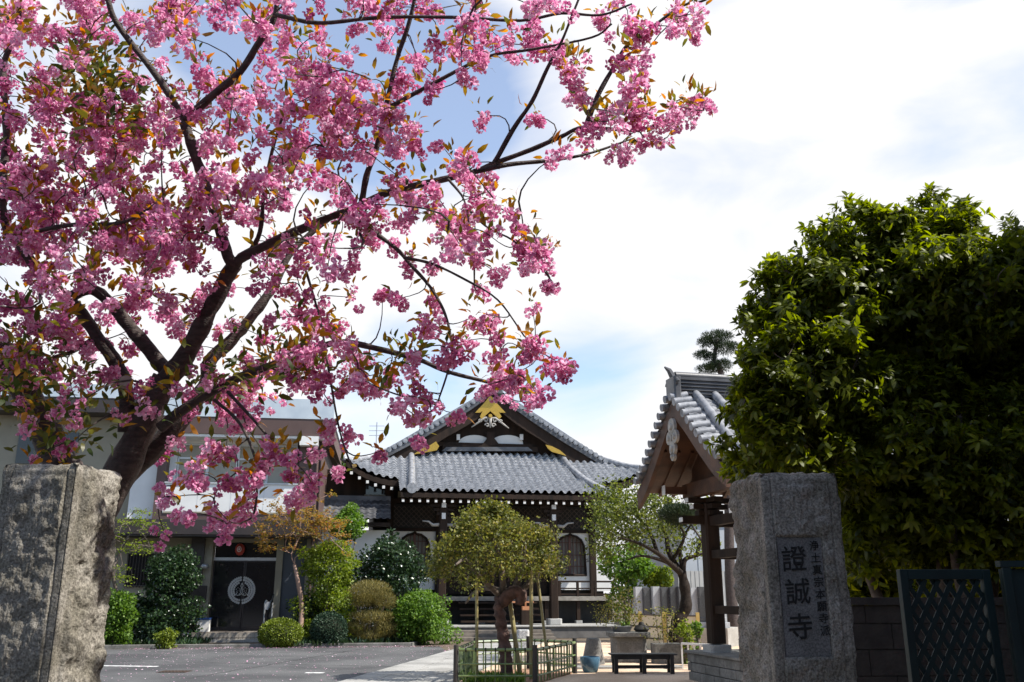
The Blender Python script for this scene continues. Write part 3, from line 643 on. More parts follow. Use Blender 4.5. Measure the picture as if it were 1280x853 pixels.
    for i in range(2):
        a = dx0 + (dx1 - dx0) * i / 2; b = a + (dx1 - dx0) / 2
        d = MB(); d.box(a + .01, b - .005, .56, .6, gf + .02, zd); do = d.build('glass_door', M_glass, t)
        fr = MB(); fr.box(a + .01, a + .05, .54, .559, gf + .02, zd); fr.box(b - .045, b - .005, .54, .559, gf + .02, zd); fr.box(a + .05, b - .045, .54, .559, gf + .02, gf + .14); fr.box(a + .05, b - .045, .54, .559, zd - .05, zd)
        fr.build('door_frame', M_hbd, do)
    MB().box(dx0, dx1, .66, .7, gf, zd + .1).build('dark_backing', M_dark, t)  # near-black sheet paints the darkness seen through the door gap
    # round hanging wisteria crest on the glass
    cx, cz = H(302, 738, .53); e = MB(); Rr = .46
    def pet(r, a, L, w, ang):   # a small leaf shape lying on the door
        ox, oz = cx + r * math.cos(a), cz + r * math.sin(a); ca, sa = math.cos(ang), math.sin(ang)
        P = [(-L * .5, 0), (-L * .2, w * .5), (L * .2, w * .5), (L * .5, 0), (L * .2, -w * .5), (-L * .2, -w * .5)]
        e.prism([(ox + x * ca - z * sa, oz + x * sa + z * ca) for x, z in P][::-1], .53, .536)
    for s in (-1, 1):
        for r, n, L, w in ((.42, 20, .095, .07), (.34, 16, .092, .066), (.265, 12, .085, .06)):
            for i in range(n):
                th = PI / 2 - s * (.07 + (PI - .16) * (i + .5) / n)
                if r < .3 and (i < 1 or i > n - 4): continue
                if r < .4 and i > n - 2: continue
                pet(r, th, L, w, th + (0.25 * s if r < .4 else 0))
        e.tube([(cx + s * x, .532, cz + z) for x, z in ((0, .24), (-.04, .14), (.02, .04), (.03, -.08), (-.05, -.16), (-.14, -.17), (-.17, -.1), (-.12, -.07))], .014, 5)
        for i in range(5):
            a = i * 2 * PI / 5 + .4; ox, oz = s * .12, .02; e.tube([(cx + ox + .045 * math.cos(a), .531, cz + oz + .045 * math.sin(a)), (cx + ox + .075 * math.cos(a), .531, cz + oz + .075 * math.sin(a))], .012, 5)
        pet(.33, -PI / 2 + s * .16, .08, .06, PI / 2); pet(.14, -PI / 2 + s * .5, .06, .03, 1)
    e.build('round_crest', mat('frosted white film', (.5, .5, .47), (.42, .42, .4), .7), t)
    MB().box(dx0 - .3, dx1 + .25, -.55, .55, 0, gf).build('door_step', speckle('small brown tile', (.2, .17, .14), (.3, .26, .22), 20, .2), t)
    st = MB(); x = dx0 - .29
    while x < dx1 + .2: st.box(x, x + .11, -.565, -.552, gf - .16, gf - .02); st.box(x, x + .11, -.565, -.552, gf - .3, gf - .18); x += .125
    st.build('step_tiles', mat('beige glazed tile', (.4, .36, .3), (.34, .3, .25), .4, 8), t)
    MB().box(dx0 - .8, dx1 + 1.0, -1.0, -.57, 0, .1).build('lower_step', M_conc, t)
    a, b = H(158, 720, .3)[0], H(192, 720, .3)[0]; z0, z1 = H(170, 733, .3)[1], H(170, 693, .3)[1]
    w = MB().box(a, b, .27, .298, z0, z1).build('window', M_glass, t); gr = MB()
    for i in range(10): x = a + (b - a) * i / 9; gr.tube([(x, .2, z0 - .05), (x, .2, z1 + .12), (x, .2, z1 + .16)], [.012, .012, .002], 5)
    for z in (z0, z1): gr.box(a - .05, b + .05, .185, .215, z, z + .03)
    gr.build('window_grille', M_hbd, w)
    # meter box, wall lamp
    x, z = H(254, 740, .18); MB().box(x - .12, x + .12, .06, .19, z - .25, z + .2).build('letter_box', M_hbd, t, bevel=.01)
    x, z = H(257, 708, .15); MB().lathe([(.0, -.1), (.09, -.08), (.14, .0), (.09, .07), (0, .08)], (x, .0, z), 14).build('wall_lamp', M_rail, t, smooth=True)
    # red and white round lantern hung over the door
    x, z = H(300, 687, .35); p = HF.w(x, .35)
    l = thing('paper_lantern', 'small red round lantern with a white mark above the glass door', 'lantern', (p.x, p.y, z), HF.a)
    MB().lathe([(0.04, -.2), (.1, -.17), (.155, -.08), (.165, 0), (.155, .08), (.1, .17), (.04, .2)], n=18).build('shade', mat('red paper', (.5, .06, .04), (.4, .05, .035), .6, 5), l, smooth=True)
    MB().lathe([(.05, .2), (.06, .24), (.0, .25)], n=12).build('cap', M_hbd, l); MB().tube([(0, 0, .24), (0, 0, .5)], .008, 5).build('cord', M_hbd, l)
    mk = MB(); mk.tube([(.065 * math.cos(a), -.172 + .012 * abs(math.cos(a)), .085 * math.sin(a)) for a in [i * PI / 8 for i in range(17)]], .011, 5); mk.box(-.03, .03, -.178, -.165, -.02, -.005); mk.box(-.03, .03, -.178, -.165, .02, .035); mk.box(-.008, .008, -.178, -.165, -.04, .05); mk.build('mark', M_plas, l)
house()
# ---------------- bell tower at right ----------------
BF = Frame(2.95, 16.0, 13)
def bell_tower():
    t = thing('bell_tower', 'open timber bell tower with a curved tiled gable roof right of the temple', 'bell tower', (*BF.o[:2], 0), BF.a)
    hb = smoothf([-.3, 0, .5, 1.0, 1.5, 2.0, 2.3], [5.2, 5.1, 4.72, 4.28, 3.88, 3.6, 3.5])
    HB = lambda y: hb(abs(y)) if abs(y) > .15 else hb(.15) + (.15 - abs(y)) * .6
    E = 1.95; X0, X1 = 0.0, 4.2
    for s in (-1, 1):
        m = MB(); n = 12; rows = [.1 + (E - .1) * i / n for i in range(n + 1)]
        tiled(m, (X0, X1), lambda u: .1, lambda u: E, lambda u, v, s=s: (u, s * v, hb(v) + .1 * max(0, 1 - u / 1.2) ** 2 * (v / E)), 17, rows, amp=.03, step=.035)
        rf = m.build('roof_slope', M_tile, t, smooth='auto')
        # verge tiles: stepped caps on the gable edge, then two raised ridges
        y = .12; 
        while y < E:
            z = HB(y); sl = math.atan2(HB(y + .05) - HB(y), .05)
            c = MB(); c.tube([(X0 - .1, s * y, z + .02), (X0 + .24, s * y, z + .07)], .075, 10); c.build('verge_tile', M_tile, t, smooth='auto'); y += .17
        for xx, rr in ((X0 + .42, .08), (X0 + .8, .08)):
            MB().tube([(xx, s * q, HB(q) + .1) for q in [.1 + (E - .3) * i / 16 for i in range(17)]], rr, 10).build('descending_ridge', M_tile, t, smooth=True)
        ys = [.0 + E * i / 18 for i in range(19)]
        b = MB(); top = [HB(q) - .1 for q in ys]; bot = [HB(q) - .1 - .3 - .04 * i / 18 for i, q in enumerate(ys)]
        A = [(X0 + .0, s * q, z) for q, z in zip(ys, top)]; B = [(X0 + .0, s * q, z) for q, z in zip(ys, bot)]
        b.strip(A, B, [(x + .08, y, z) for x, y, z in A], [(x + .08, y, z) for x, y, z in B]); b.build('bargeboard', M_brown, t)
        u = MB(); A = [(X0 + .05, s * q, HB(q) - .06) for q in ys]; B = [(X1, s * q, HB(q) - .06) for q in ys]
        u.strip(A, B, [(x, y, z - .07) for x, y, z in A], [(x, y, z - .07) for x, y, z in B]); u.build('soffit', M_brown, t)
        for i in range(14):
            x = X0 + .2 + i * .28; MB().bar((x, s * E, HB(E) - .17), (x, s * .9, HB(.9) - .17), .06, .07).build('rafter', M_brown, t)
    rd = MB(); rd.box(X0 + .12, X1, -.13, .13, 5.05, 5.42)
    for q in range(5): rd.box(X0 + .1, X1, -.16, .16, 5.1 + q * .065, 5.115 + q * .065)
    rd.tube([(X0 + .08, 0, 5.46), (X1, 0, 5.46)], .08, 10); rd.build('main_ridge', M_tiled, t, smooth='auto')
    og = MB(); og.cbox((X0 + .04, 0, 5.2), (.14, .42, .42), .03)
    for s in (-1, 1): og.tube([(X0 + .02, s * (.2 + .07 * math.cos(a) * (1 - a / 9)), 5.3 + .07 * math.sin(a) * (1 - a / 9)) for a in [i * .35 for i in range(18)]], .03, 6)
    og.tube([(X0 + .05, 0, 5.42), (X0 - .03, 0, 5.56), (X0 - .12, 0, 5.62)], [.07, .05, .015], 7); og.build('ridge_end_tile', M_tiled, t, smooth='auto')
    # carved pendant on the gable point
    cv = MB()
    for dy, dz, r in ((0, 4.5, .15), (-.13, 4.3, .12), (.13, 4.3, .12), (0, 4.1, .13), (0, 3.95, .08)):
        cv.tube([(X0 - .05, dy, dz), (X0 + .0, dy, dz)], [r, r * 1.02], 14); cv.tube([(X0 - .08, dy, dz), (X0 - .05, dy, dz)], [r * .35, r * .5], 10)
    cv.build('pendant_carving', M_silv, t, smooth='auto')
    # gable frame: collar beam, struts with white ends, boarded gable
    MB().box(X0 + .75, X0 + .95, -1.45, 1.45, 3.35, 3.62).build('gable_beam', M_brown, t)
    gp_ = MB(); ys = [-1.3 + 2.6 * i / 20 for i in range(21)]
    gp_.add([(X0 + .9, y, HB(y) - .14) for y in ys] + [(X0 + .9, 1.3, 3.6), (X0 + .9, -1.3, 3.6)], [tuple(range(23))]); gp_.build('gable_board', M_brown, t)
    for y in (-1.3, 1.3): MB().box(X0 + .3, X0 + .75, y - .06, y + .06, 3.42, 3.56).build('purlin', M_brown, t); MB().box(X0 + .285, X0 + .299, y - .07, y + .07, 3.4, 3.58).build('purlin_cap', M_plas, t)
    # four posts with ties and brackets
    PX = (1.1, 3.1); PY = (-1.05, 1.05)
    for x in PX:
        for y in PY:
            MB().cbox((x, y, 1.95), (.28, .28, 2.55), .03).build('post', M_wood, t); MB().cbox((x, y, .58), (.42, .42, .16), .04).build('post_base', M_stone, t, bevel=.015)
            b = MB()
            for z, w in ((3.0, .5), (3.12, .7), (3.24, .9)): b.box(x - w / 2, x + w / 2, y - .1, y + .1, z, z + .09); b.box(x - .1, x + .1, y - w / 2, y + w / 2, z + .002, z + .088)
            bo = b.build('bracket', M_wood, t)
            [MB().box(x - a_, x - a_ + .009, y - .08, y + .08, z_, z_ + .08).build('bracket_cap', M_plas, bo) for a_, z_ in ((.46, 3.245), (.36, 3.125), (.592, 2.875))]
            MB().box(x - .58, x - .14, y - .06, y + .06, 2.84, 2.99).build('tie_nose', M_wood, bo)
    for z, h in ((2.98, .18), (2.35, .15), (1.35, .14)):
        for x in PX: MB().box(x - .07, x + .07, -.9, .9, z - h, z).build('tie_beam', M_wood, t)
        for y in PY: MB().box(PX[0] + .15, PX[1] - .15, y - .07, y + .07, z - h - .01, z - .01).build('tie_beam', M_wood, t)
    # bronze bell
    bl = MB().lathe([(0, 3.0), (.12, 2.98), (.26, 2.9), (.3, 2.7), (.31, 2.3), (.34, 2.05), (.36, 1.95), (.31, 1.95), (.28, 2.3), (.26, 2.7), (0, 2.85)], (2.1, 0, 0), 24).build('bell', mat('aged bronze', (.06, .09, .07), (.1, .11, .08), .5, 6, metal=.6), t, smooth='auto')
    # block stone plinth
    pl = MB(); rngp = random.Random(3)
    for r in range(3):
        z0 = r * .16; 
        for side in range(2):
            u = -.0 - (.3 if r % 2 else 0); L = 3.4 if side == 0 else 3.6
            while u < L:
                w = rngp.uniform(.5, .65); a, b = max(u, 0) + .006, min(u + w, L) - .006; u += w
                if b - a < .05: continue
                if side == 0: pl.box(.78, .98, -1.7 + a, -1.7 + b, z0 + .005, z0 + .155)
                else: pl.box(.79 + a, .79 + b, -1.71, -1.5, z0 + .005, z0 + .155)
    pl.build('plinth_blocks', M_stone_d, t, bevel=.01)
    MB().box(.84, 4.3, -1.64, 1.7, 0, .478).build('plinth_core', M_dark, t); MB().box(.74, 4.35, -1.76, 1.76, .482, .53).build('plinth_cap', M_stone_d, t, bevel=.01)
M_stone_d = speckle('weathered grey stone', (.13, .125, .115), (.25, .24, .22), 30, .2, .9, .4, (2.5, (.6, .6, .58)))
bell_tower()
# ---------------- unseen houses added round the camera to shade the gate ----------------
def added_shade_house(label, x, y, w, d, h, rz, wallm, side):
    t = thing('added_shade_house', label, 'house', (x, y, 0), rz); MB().box(-w / 2, w / 2, -d / 2, d / 2, 0, h).build('wall', wallm, t)
    r = MB(); r.prism([(-w / 2 - .3, h + .01), (w / 2 + .3, h + .01), (w / 2 - 1.2, h + .9), (-w / 2 + 1.2, h + .9)][::-1], -d / 2 - .3, d / 2 + .3); r.build('roof', M_tiled, t)
    for fl in range(3):
        for i in range(4):
            u = -.38 + .25 * i; z = .9 + fl * 2.8
            b = MB()
            if side == 'x': b.box(-w / 2 - .03, -w / 2 - .002, u * d, u * d + 1.4, z, z + 1.3)
            else: b.box(u * w, u * w + 1.6, d / 2 + .002, d / 2 + .03, z, z + 1.3)
            b.build('window', M_glass, t)
M_sid = mat('dark street siding', (.12, .1, .085), (.09, .075, .065), .8, 1.5, .1)
added_shade_house('tall dark sided house added unseen right of the gate to shade it', 10.4, -3.5, 8.0, 15.0, 10.2, 0, M_sid, 'x')
added_shade_house('lower dark sided house added unseen right of the evergreen tree to shade it', 10.9, 6.4, 8.0, 4.4, 6.3, 0, M_sid, 'x')
added_shade_house('dark sided house added unseen behind the camera to block sky light, left one', -13.0, -15, 16, 9, 8.4, 0, M_sid, 'y')
added_shade_house('dark sided house added unseen behind the camera to block sky light, right one', 4.2, -15.5, 16, 9, 8.4, 0, M_sid, 'y')
def mpp(px, py, Y): p = at(px, py, Y); f = Vector((0, math.cos(PITCH), math.sin(PITCH))); return (p - Vector((0, 0, EYE))).dot(f) / FPX
rg = np.random.default_rng(11)
# ---------------- leaf and bark materials ----------------
M_bark = mat('cherry bark', (.035, .024, .02), (.075, .055, .048), .75, 14, .6, 40, stretch=(1, 1, 2.5))
M_bark2 = mat('grey brown bark', (.07, .052, .04), (.14, .11, .085), .85, 12, .5, 40)
M_twig = mat('pale pink twig', (.32, .2, .15), (.24, .15, .11), .8, 8)
L_petal = leafmat('double pink petals', [(.46, .095, .25), (.7, .25, .45), (.85, .45, .63), (.95, .77, .88)], .45, .6, 1.15, .2)
L_bronze = leafmat('bronze young leaves', [(.04, .06, .012), (.13, .12, .02), (.34, .17, .03), (.42, .15, .035)], .58, .4, 1.5)
L_ever = leafmat('broad evergreen leaves', [(.03, .045, .006), (.09, .11, .011), (.18, .215, .018), (.32, .345, .035)], .55, .42, 1.6, .35)
L_olive = leafmat('olive bronze leaves', [(.03, .04, .008), (.085, .1, .016), (.21, .215, .04), (.33, .27, .06)], .4, .5)
L_lime = leafmat('lime young leaves', [(.06, .1, .012), (.14, .2, .02), (.24, .3, .035), (.32, .36, .06)], .5, .5)
L_green = leafmat('bright green leaves', [(.035, .075, .01), (.08, .16, .02), (.14, .24, .03), (.22, .32, .05)], .4, .5)
L_dkgr = leafmat('dark glossy leaves', [(.012, .03, .01), (.02, .045, .015), (.035, .065, .022), (.05, .085, .03)], .2, .28, 1.2, .5)
L_blgr = leafmat('blue green clipped leaves', [(.02, .045, .02), (.03, .06, .032), (.045, .08, .045), (.06, .1, .05)], .2, .6)
L_clip = leafmat('yellow green clipped leaves', [(.06, .085, .01), (.12, .16, .015), (.2, .25, .03), (.28, .32, .05)], .35, .5)
L_orange = leafmat('orange maple leaves', [(.14, .14, .03), (.24, .17, .04), (.34, .2, .05), (.36, .14, .05)], .5, .5)
L_need = leafmat('yellowed needles', [(.06, .06, .015), (.14, .12, .03), (.24, .2, .06), (.34, .27, .09)], .3, .6)
L_pine = leafmat('dark pine needles', [(.01, .022, .008), (.018, .035, .012), (.03, .05, .016), (.045, .06, .02)], .2, .6)
# ---------------- shrubs ----------------
def shrub(name, label, cat, px, py, Y, rx, ry, m, n, size, nb=26, rs=.3, shell=.4, group=None, flat=1.0, stems=3, depth=None, bottom=-.8, skirt=True, **kw):
    k = mpp(px, py, Y); c = at(px, py, Y); t = thing(name, label, cat, (c.x, c.y, 0), 0, group)
    R3 = (rx * k, (depth or rx) * k, ry * k); bl = sub_blobs(rg, (0, 0, c.z), R3, nb, min(R3) * rs, flat, bottom)
    for _ in range(4 if skirt else 0):
        d_ = nrm(rg.normal(size=(1, 3)))[0]; bl.append((d_[0] * R3[0] * .95, d_[1] * R3[1] * .95, c.z + abs(d_[2]) * R3[2] * .95, *(min(R3) * rs * .55,) * 3))
    if skirt: bl += [(rg.normal() * R3[0] * .42, rg.normal() * R3[1] * .35, c.z * rg.uniform(.1, .75), *(min(R3) * rs * 1.2,) * 3) for _ in range(nb // 2)]
    core = [(0, 0, c.z, R3[0] * .72, R3[1] * .72, R3[2] * .72)]
    foliage('crown', rg, [(*b[:3], b[3], b[4], b[5]) for b in bl] + core, n, size, m, t, shell, **kw)
    w = MB(); zb = max(.25, c.z - R3[2] * .5)
    for i in range(stems):
        a = i * 2.4; e = Vector((.35 * R3[0] * math.cos(a), .35 * R3[1] * math.sin(a), c.z)); w.tube([(.06 * math.cos(a), .06 * math.sin(a), 0), (e.x * .4, e.y * .4, zb * .6), e], [.045, .035, .015], 6)
    w.build('stem', M_bark2, t, smooth=True); return t
def ball(name, label, px, py, Y, rx, ry, m, n, size, **kw):      # clipped ball
    k = mpp(px, py, Y); c = at(px, py, Y); t = thing(name, label, 'shrub', (c.x, c.y, 0), 0)
    foliage('crown', rg, [(0, 0, c.z, rx * k, rx * k, ry * k)], n, size, m, t, .16, out=1.0, rnd=.9, **kw)
    MB().lathe([(0, -ry * k * .9), (rx * k * .55, -ry * k * .7), (rx * k * .86, 0), (rx * k * .6, ry * k * .62), (0, ry * k * .86)], (0, 0, c.z), 16).build('inner_core', mat('dark green core', (.012, .016, .006), (.02, .025, .01), .9, 20), t)  # solid near-black green core inside the leaf shell
    MB().tube([(0, 0, 0), (0, 0, c.z)], .06, 7).build('stem', M_bark2, t); return t
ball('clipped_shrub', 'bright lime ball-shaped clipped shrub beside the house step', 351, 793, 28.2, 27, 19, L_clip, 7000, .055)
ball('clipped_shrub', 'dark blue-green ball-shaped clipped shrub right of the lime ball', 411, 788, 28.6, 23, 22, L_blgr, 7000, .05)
shrub('round_bush', 'bright green rounded bush at the corner of the planting bed', 'bush', 527, 770, 29.4, 37, 37, L_green, 12000, .08, 44, .3)
shrub('round_bush', 'bright green bush beside the left stone gate pillar', 'bush', 146, 772, 27.6, 26, 34, L_green, 8500, .08, 34, .3)
shrub('camellia_shrub', 'tall dark glossy leaved shrub left of the glass door', 'shrub', 214, 724, 28.8, 36, 45, L_dkgr, 8500, .1, 44, .32, stems=5)
shrub('low_shrub', 'small low green shrub by the white flower pot', 'shrub', 208, 797, 27.2, 14, 10, L_clip, 1400, .07, 10, .4)
shrub('broadleaf_shrub', 'dark green broadleaf shrub under the left bell-shaped window', 'shrub', 488, 712, 31.0, 50, 44, L_dkgr, 9500, .11, 40, .34, stems=5)
shrub('broadleaf_shrub', 'low dark green shrub between the needle shrub and the round bush', 'shrub', 498, 778, 30.2, 30, 28, L_dkgr, 5500, .1, 22, .36)
shrub('maple_tree', 'dense yellow-green maple in the bed between house and temple', 'tree', 412, 706, 29.6, 43, 42, L_lime, 12000, .08, 46, .26, flat=.4, stems=4)
shrub('maple_tree', 'vivid green maple crown above the passage roof', 'tree', 436, 657, 31.5, 30, 26, L_green, 5200, .1, 18, .32, flat=.6)
shrub('leafy_tree', 'light green tree behind the house, seen between house and temple', 'tree', 412, 605, 40, 26, 48, L_green, 6500, .14, 18, .36)
shrub('leafy_tree', 'dark green leafy tree left of the gravestones behind the plum tree', 'tree', 783, 703, 30.5, 36, 30, L_green, 4200, .12, 20, .32, stems=3)
shrub('round_bush', 'vivid light green bush just above the row of gravestones', 'bush', 823, 724, 31, 23, 14, L_lime, 2400, .12, 12, .4)
shrub('leafy_bush', 'yellow-green young shrub in the bed right of the bending trunk', 'bush', 858, 790, 21.5, 12, 14, L_lime, 500, .07, 8, .4)
shrub('leafy_bush', 'low green shrub beside the white rail next to the bell tower post', 'bush', 872, 788, 21.0, 7, 11, L_green, 350, .07, 6, .4)
shrub('broadleaf_shrub', 'dark green shrub filling the bed behind the two clipped balls', 'shrub', 400, 772, 30.6, 44, 34, L_dkgr, 6500, .1, 30, .34, stems=4)
shrub('broadleaf_shrub', 'dark shrub in the shade between the left pillar bush and the camellia', 'shrub', 180, 770, 29.6, 20, 32, L_dkgr, 3200, .1, 16, .34)
# shrub of layered needle pads
def needle_shrub():
    Y = 29.0; c = at(463, 757, Y); t = thing('needle_shrub', 'olive yellow layered needle-leaved shrub right of the dark ball', 'shrub', (c.x, c.y, 0))
    bl = []
    for px, py, rx, ry in ((463, 741, 30, 17), (452, 752, 22, 10), (480, 752, 18, 12), (465, 772, 31, 10), (446, 786, 18, 10), (482, 788, 18, 12), (462, 797, 22, 9)):
        k = mpp(px, py, Y); q = at(px, py, Y) - c; bl.append((q.x, 0, q.z + c.z, rx * k * .92, rx * k * .75, ry * k * .78))
    P, O = blob_pts(rg, bl, 15000, .45); D = nrm(O * .5 + rg.normal(size=P.shape) * .35 + np.array([0, 0, .75])); V, F = leaf_geo(P, D, O + .1, .11, .06, .01, .0, rg)
    npmesh('crown', V, F, L_need, t, np.repeat(np.clip(rg.normal(.5, .25, len(P)), 0, 1), 5))
    w = MB(); [w.tube([(0, 0, 0), (a * .4, 0, .6), (a, .1, c.z + .2)], [.06, .05, .02], 6) for a in (-.5, 0, .5)]; w.build('stem', M_bark2, t)
needle_shrub()
# orange leaved maple with bare pink twigs
def orange_maple(label, trunk, tips, Y, m, nl, size, tr, tname='trunk'):
    b = at(*trunk[0], Y); gz = Vector((b.x, b.y, 0)); t = thing('maple_tree', label, 'tree', gz)
    pts = [Vector((0, 0, 0))] + [at(px, py, Y + (i % 2) * .2) - gz for i, (px, py) in enumerate(trunk)]
    MB().tube(crom(pts, 4), np.linspace(tr, tr * .55, (len(pts) - 1) * 4 + 1), 8).build(tname, M_twig if m is L_orange else M_bark2, t, smooth=True)
    T = []
    for px, py, r, k in tips:
        for _ in range(k): T.append(at(px + rg.normal() * r, py + rg.normal() * r * .7, Y + rg.normal() * .5) - gz)
    w = MB(); cp = crom(pts, 4); grow(w, rg, [(p, (cp[min(i + 1, len(cp) - 1)] - cp[max(i - 1, 0)])) for i, p in enumerate(map(Vector, map(tuple, cp))) if i > len(cp) // 2 and p is not None][:0] + [(Vector(cp[i]), Vector(cp[i] - cp[i - 1]).normalized()) for i in range(len(cp) - 4, len(cp))], T, .008, .035, n=5)
    w.build('branches', M_twig if m is L_orange else M_bark2, t, smooth=True)
    A = np.array([tuple(q) for q in T]); n = len(A) * nl; P = np.repeat(A, nl, 0) + rg.normal(size=(n, 3)) * np.array([.11, .11, .05]); D = nrm(rg.normal(size=(n, 3)) * np.array([1, 1, .4]))
    V, F = leaf_geo(P, D, np.tile([0, 0, 1.], (n, 1)) + rg.normal(size=(n, 3)) * .3, size, .4, .05, .2, rg)
    npmesh('crown', V, F, m, t, np.repeat(np.clip(rg.normal(.5, .25, n), 0, 1), 5))
orange_maple('maple with bare pink branches and orange young leaves beside the house door', [(374, 805), (377, 760), (372, 725), (368, 706)],
    [(338, 655, 12, 13), (360, 640, 13, 16), (385, 636, 14, 16), (405, 650, 13, 16), (330, 685, 7, 7), (352, 672, 14, 8), (412, 668, 12, 14), (395, 662, 12, 10), (375, 655, 12, 9)], 28.9, L_orange, 26, .095, .1)
orange_maple('small yellow-leaved maple between the left gate pillar and the dark shrub', [(150, 800), (146, 745), (141, 715), (150, 690), (160, 672)],
    [(150, 655, 8, 9), (175, 645, 9, 12), (190, 660, 8, 9), (160, 685, 8, 8), (182, 688, 8, 6), (140, 670, 7, 6), (150, 720, 8, 12)], 27.9, L_lime, 16, .08, .07)
# ---------------- weeping tree in the middle with props ----------------
def centre_tree():
    Y = 17.9; b = at(632, 853, Y); gz = Vector((b.x, b.y, 0)); t = thing('weeping_tree', 'low dome-shaped tree with olive bronze leaves and twisted red-brown trunk inside the bamboo fence', 'tree', gz)
    q = lambda px, py, dy=0: at(px, py, Y + dy) - gz
    m = mat('red brown bark', (.045, .022, .016), (.12, .062, .045), .8, 9, .8, 26)
    tr = [Vector((0.02, 0, -.05)), q(634, 853), q(632, 820), q(629, 792), q(625, 768), q(624, 752), q(634, 745, .1)]
    cp = crom(tr, 6); rad = np.interp(range(len(cp)), [0, 6, 18, 27, len(cp) - 1], [.17, .13, .115, .1, .095]); rad = rad * (1 + .16 * np.sin(np.arange(len(cp)) * 1.9))
    T = MB().tube(cp, rad, 12)
    for i, v in enumerate(T.v): p = Vector(v); d = noise.noise(p * 9) * .035; T.v[i] = (p.x + d, p.y + d, p.z)
    T.build('trunk', m, t, smooth=True)
    kn = MB(); kn.tube(crom([q(628, 752), q(640, 742, -.1), q(650, 745, -.15), q(648, 756, -.15)], 4), [.12, .13, .13, .13, .14, .14, .15, .15, .14, .13, .12, .1, .05], 10)
    for i, v in enumerate(kn.v): p = Vector(v); d = noise.noise(p * 8) * .05; kn.v[i] = (p.x + d, p.y + d, p.z + d)
    kn.build('burl', m, t, smooth=True)
    main = [[(628, 748), (600, 720), (582, 700), (570, 706)], [(630, 746), (625, 700), (610, 665), (590, 655)], [(640, 745), (655, 700), (650, 665), (630, 648)], [(645, 745), (675, 715), (690, 690), (692, 700)], [(640, 745), (610, 735), (592, 742), (582, 754)]]
    roots = []
    for i, ln in enumerate(main):
        pp = [q(x, y, (i - 2) * .18 * j + .1) for j, (x, y) in enumerate(ln)]; c = crom(pp, 5); MB().tube(c, np.linspace(.07, .02, len(c)), 7).build('limb', M_bark2, t, smooth=True)
        roots += [(Vector(c[j]), Vector(c[j] - c[j - 1]).normalized()) for j in range(2, len(c))]
    tg = []; k = mpp(620, 700, Y)
    for _ in range(620):
        a = rg.uniform(0, 2 * PI); e = rg.random() ** .8; r = 1.0 - .3 * rg.random() ** 2
        th = e * (1.85 + .5 * noise.noise(Vector((math.cos(a) * 2, math.sin(a) * 2, 8)))); x, yv, z = math.sin(min(th, 1.57)) * math.cos(a), math.sin(min(th, 1.57)) * math.sin(a), math.cos(min(th, 1.57)) - max(0, th - 1.57) * 1.0
        cx, cy = 617, 703; wob = 1 + .42 * noise.noise(Vector((x * 1.7 + 4, yv * 1.7, z * 1.7))); p = q(cx, cy) + Vector((x * 72 * k, yv * 62 * k, z * 62 * k)) * r * wob
        if p.z > .6: tg.append(p)
    w = MB(); grow(w, rg, roots, tg, .003, .02, grav=.12); tag(w.build('twigs', M_bark2, t), kind='stuff')
    A = np.array([tuple(x) for x in tg]); nl = 21; n = len(A) * nl; P = np.repeat(A, nl, 0) + rg.normal(size=(n, 3)) * .07 - np.array([0, 0, .03])
    D = nrm(rg.normal(size=(n, 3)) + np.array([0, 0, -.35])); V, F = leaf_geo(P, D, rg.normal(size=(n, 3)) * .6 + np.array([0, 0, 1.]), .062, .42, .1, .15, rg)
    npmesh('crown', V, F, L_olive, t, np.repeat(np.clip(np.repeat(rg.normal(.5, .15, len(A)), nl) + rg.normal(0, .18, n), 0, 1), 5))
    return gz, q
gzc, qc = centre_tree()
M_bamb = mat('fresh bamboo', (.07, .12, .035), (.17, .22, .08), .35, 5, stretch=(1, 1, .3))
M_bambo = mat('aged olive bamboo', (.2, .17, .07), (.3, .25, .1), .4, 5, stretch=(1, 1, .3))
def cane(mb, a, b, r, n=8):
    a, b = Vector(a), Vector(b); L = (b - a).length; k = max(2, int(L / .28)); pts = []; rad = []
    for i in range(k):
        for f, s in ((0, .93), (.06, 1.0), (.94, 1.0)): pts.append(a.lerp(b, (i + f) / k)); rad.append(r * s)
    pts.append(b); rad.append(r * .93)
    for i in range(1, k): 
        j = i * 3; rad[j] = r * 1.1
    mb.tube(pts, rad, n)
def props():
    for i, (a, b, r, lab) in enumerate((((596, 830), (596, 700), .03, 'thin upright bamboo prop left of the weeping tree trunk'), ((648, 828), (636, 742), .045, 'stout leaning yellow bamboo prop just right of the trunk'),
          ((664, 836), (664, 688), .035, 'upright bamboo prop second from the right under the weeping tree'), ((683, 812), (668, 690), .028, 'leaning dark bamboo prop rightmost under the weeping tree'))):
        Y = 17.6 + (i % 2) * .35; d = pdir(*b); p, q = at(*a, Y), at(*b, Y + (.1 if i % 2 else 0)); g0 = p + (p - q).normalized() * (p.z / ((q - p).normalized().z))
        o = MB(); cane(o, g0 - Vector((g0.x, g0.y, 0)), q - Vector((g0.x, g0.y, 0)), r); o = o.build('bamboo_prop', M_bambo, loc=(g0.x, g0.y, 0), smooth='auto'); tag(o, lab, 'prop', 'bamboo props under the weeping tree')
    o = MB(); p, q = at(655, 706, 17.5), at(692, 708, 17.9); cane(o, Vector((0, 0, 0)), q - p, .03); tag(o.build('bamboo_crossbar', M_bambo, loc=p, smooth='auto'), 'short bamboo crossbar lashed across the upright props', 'pole')
props()
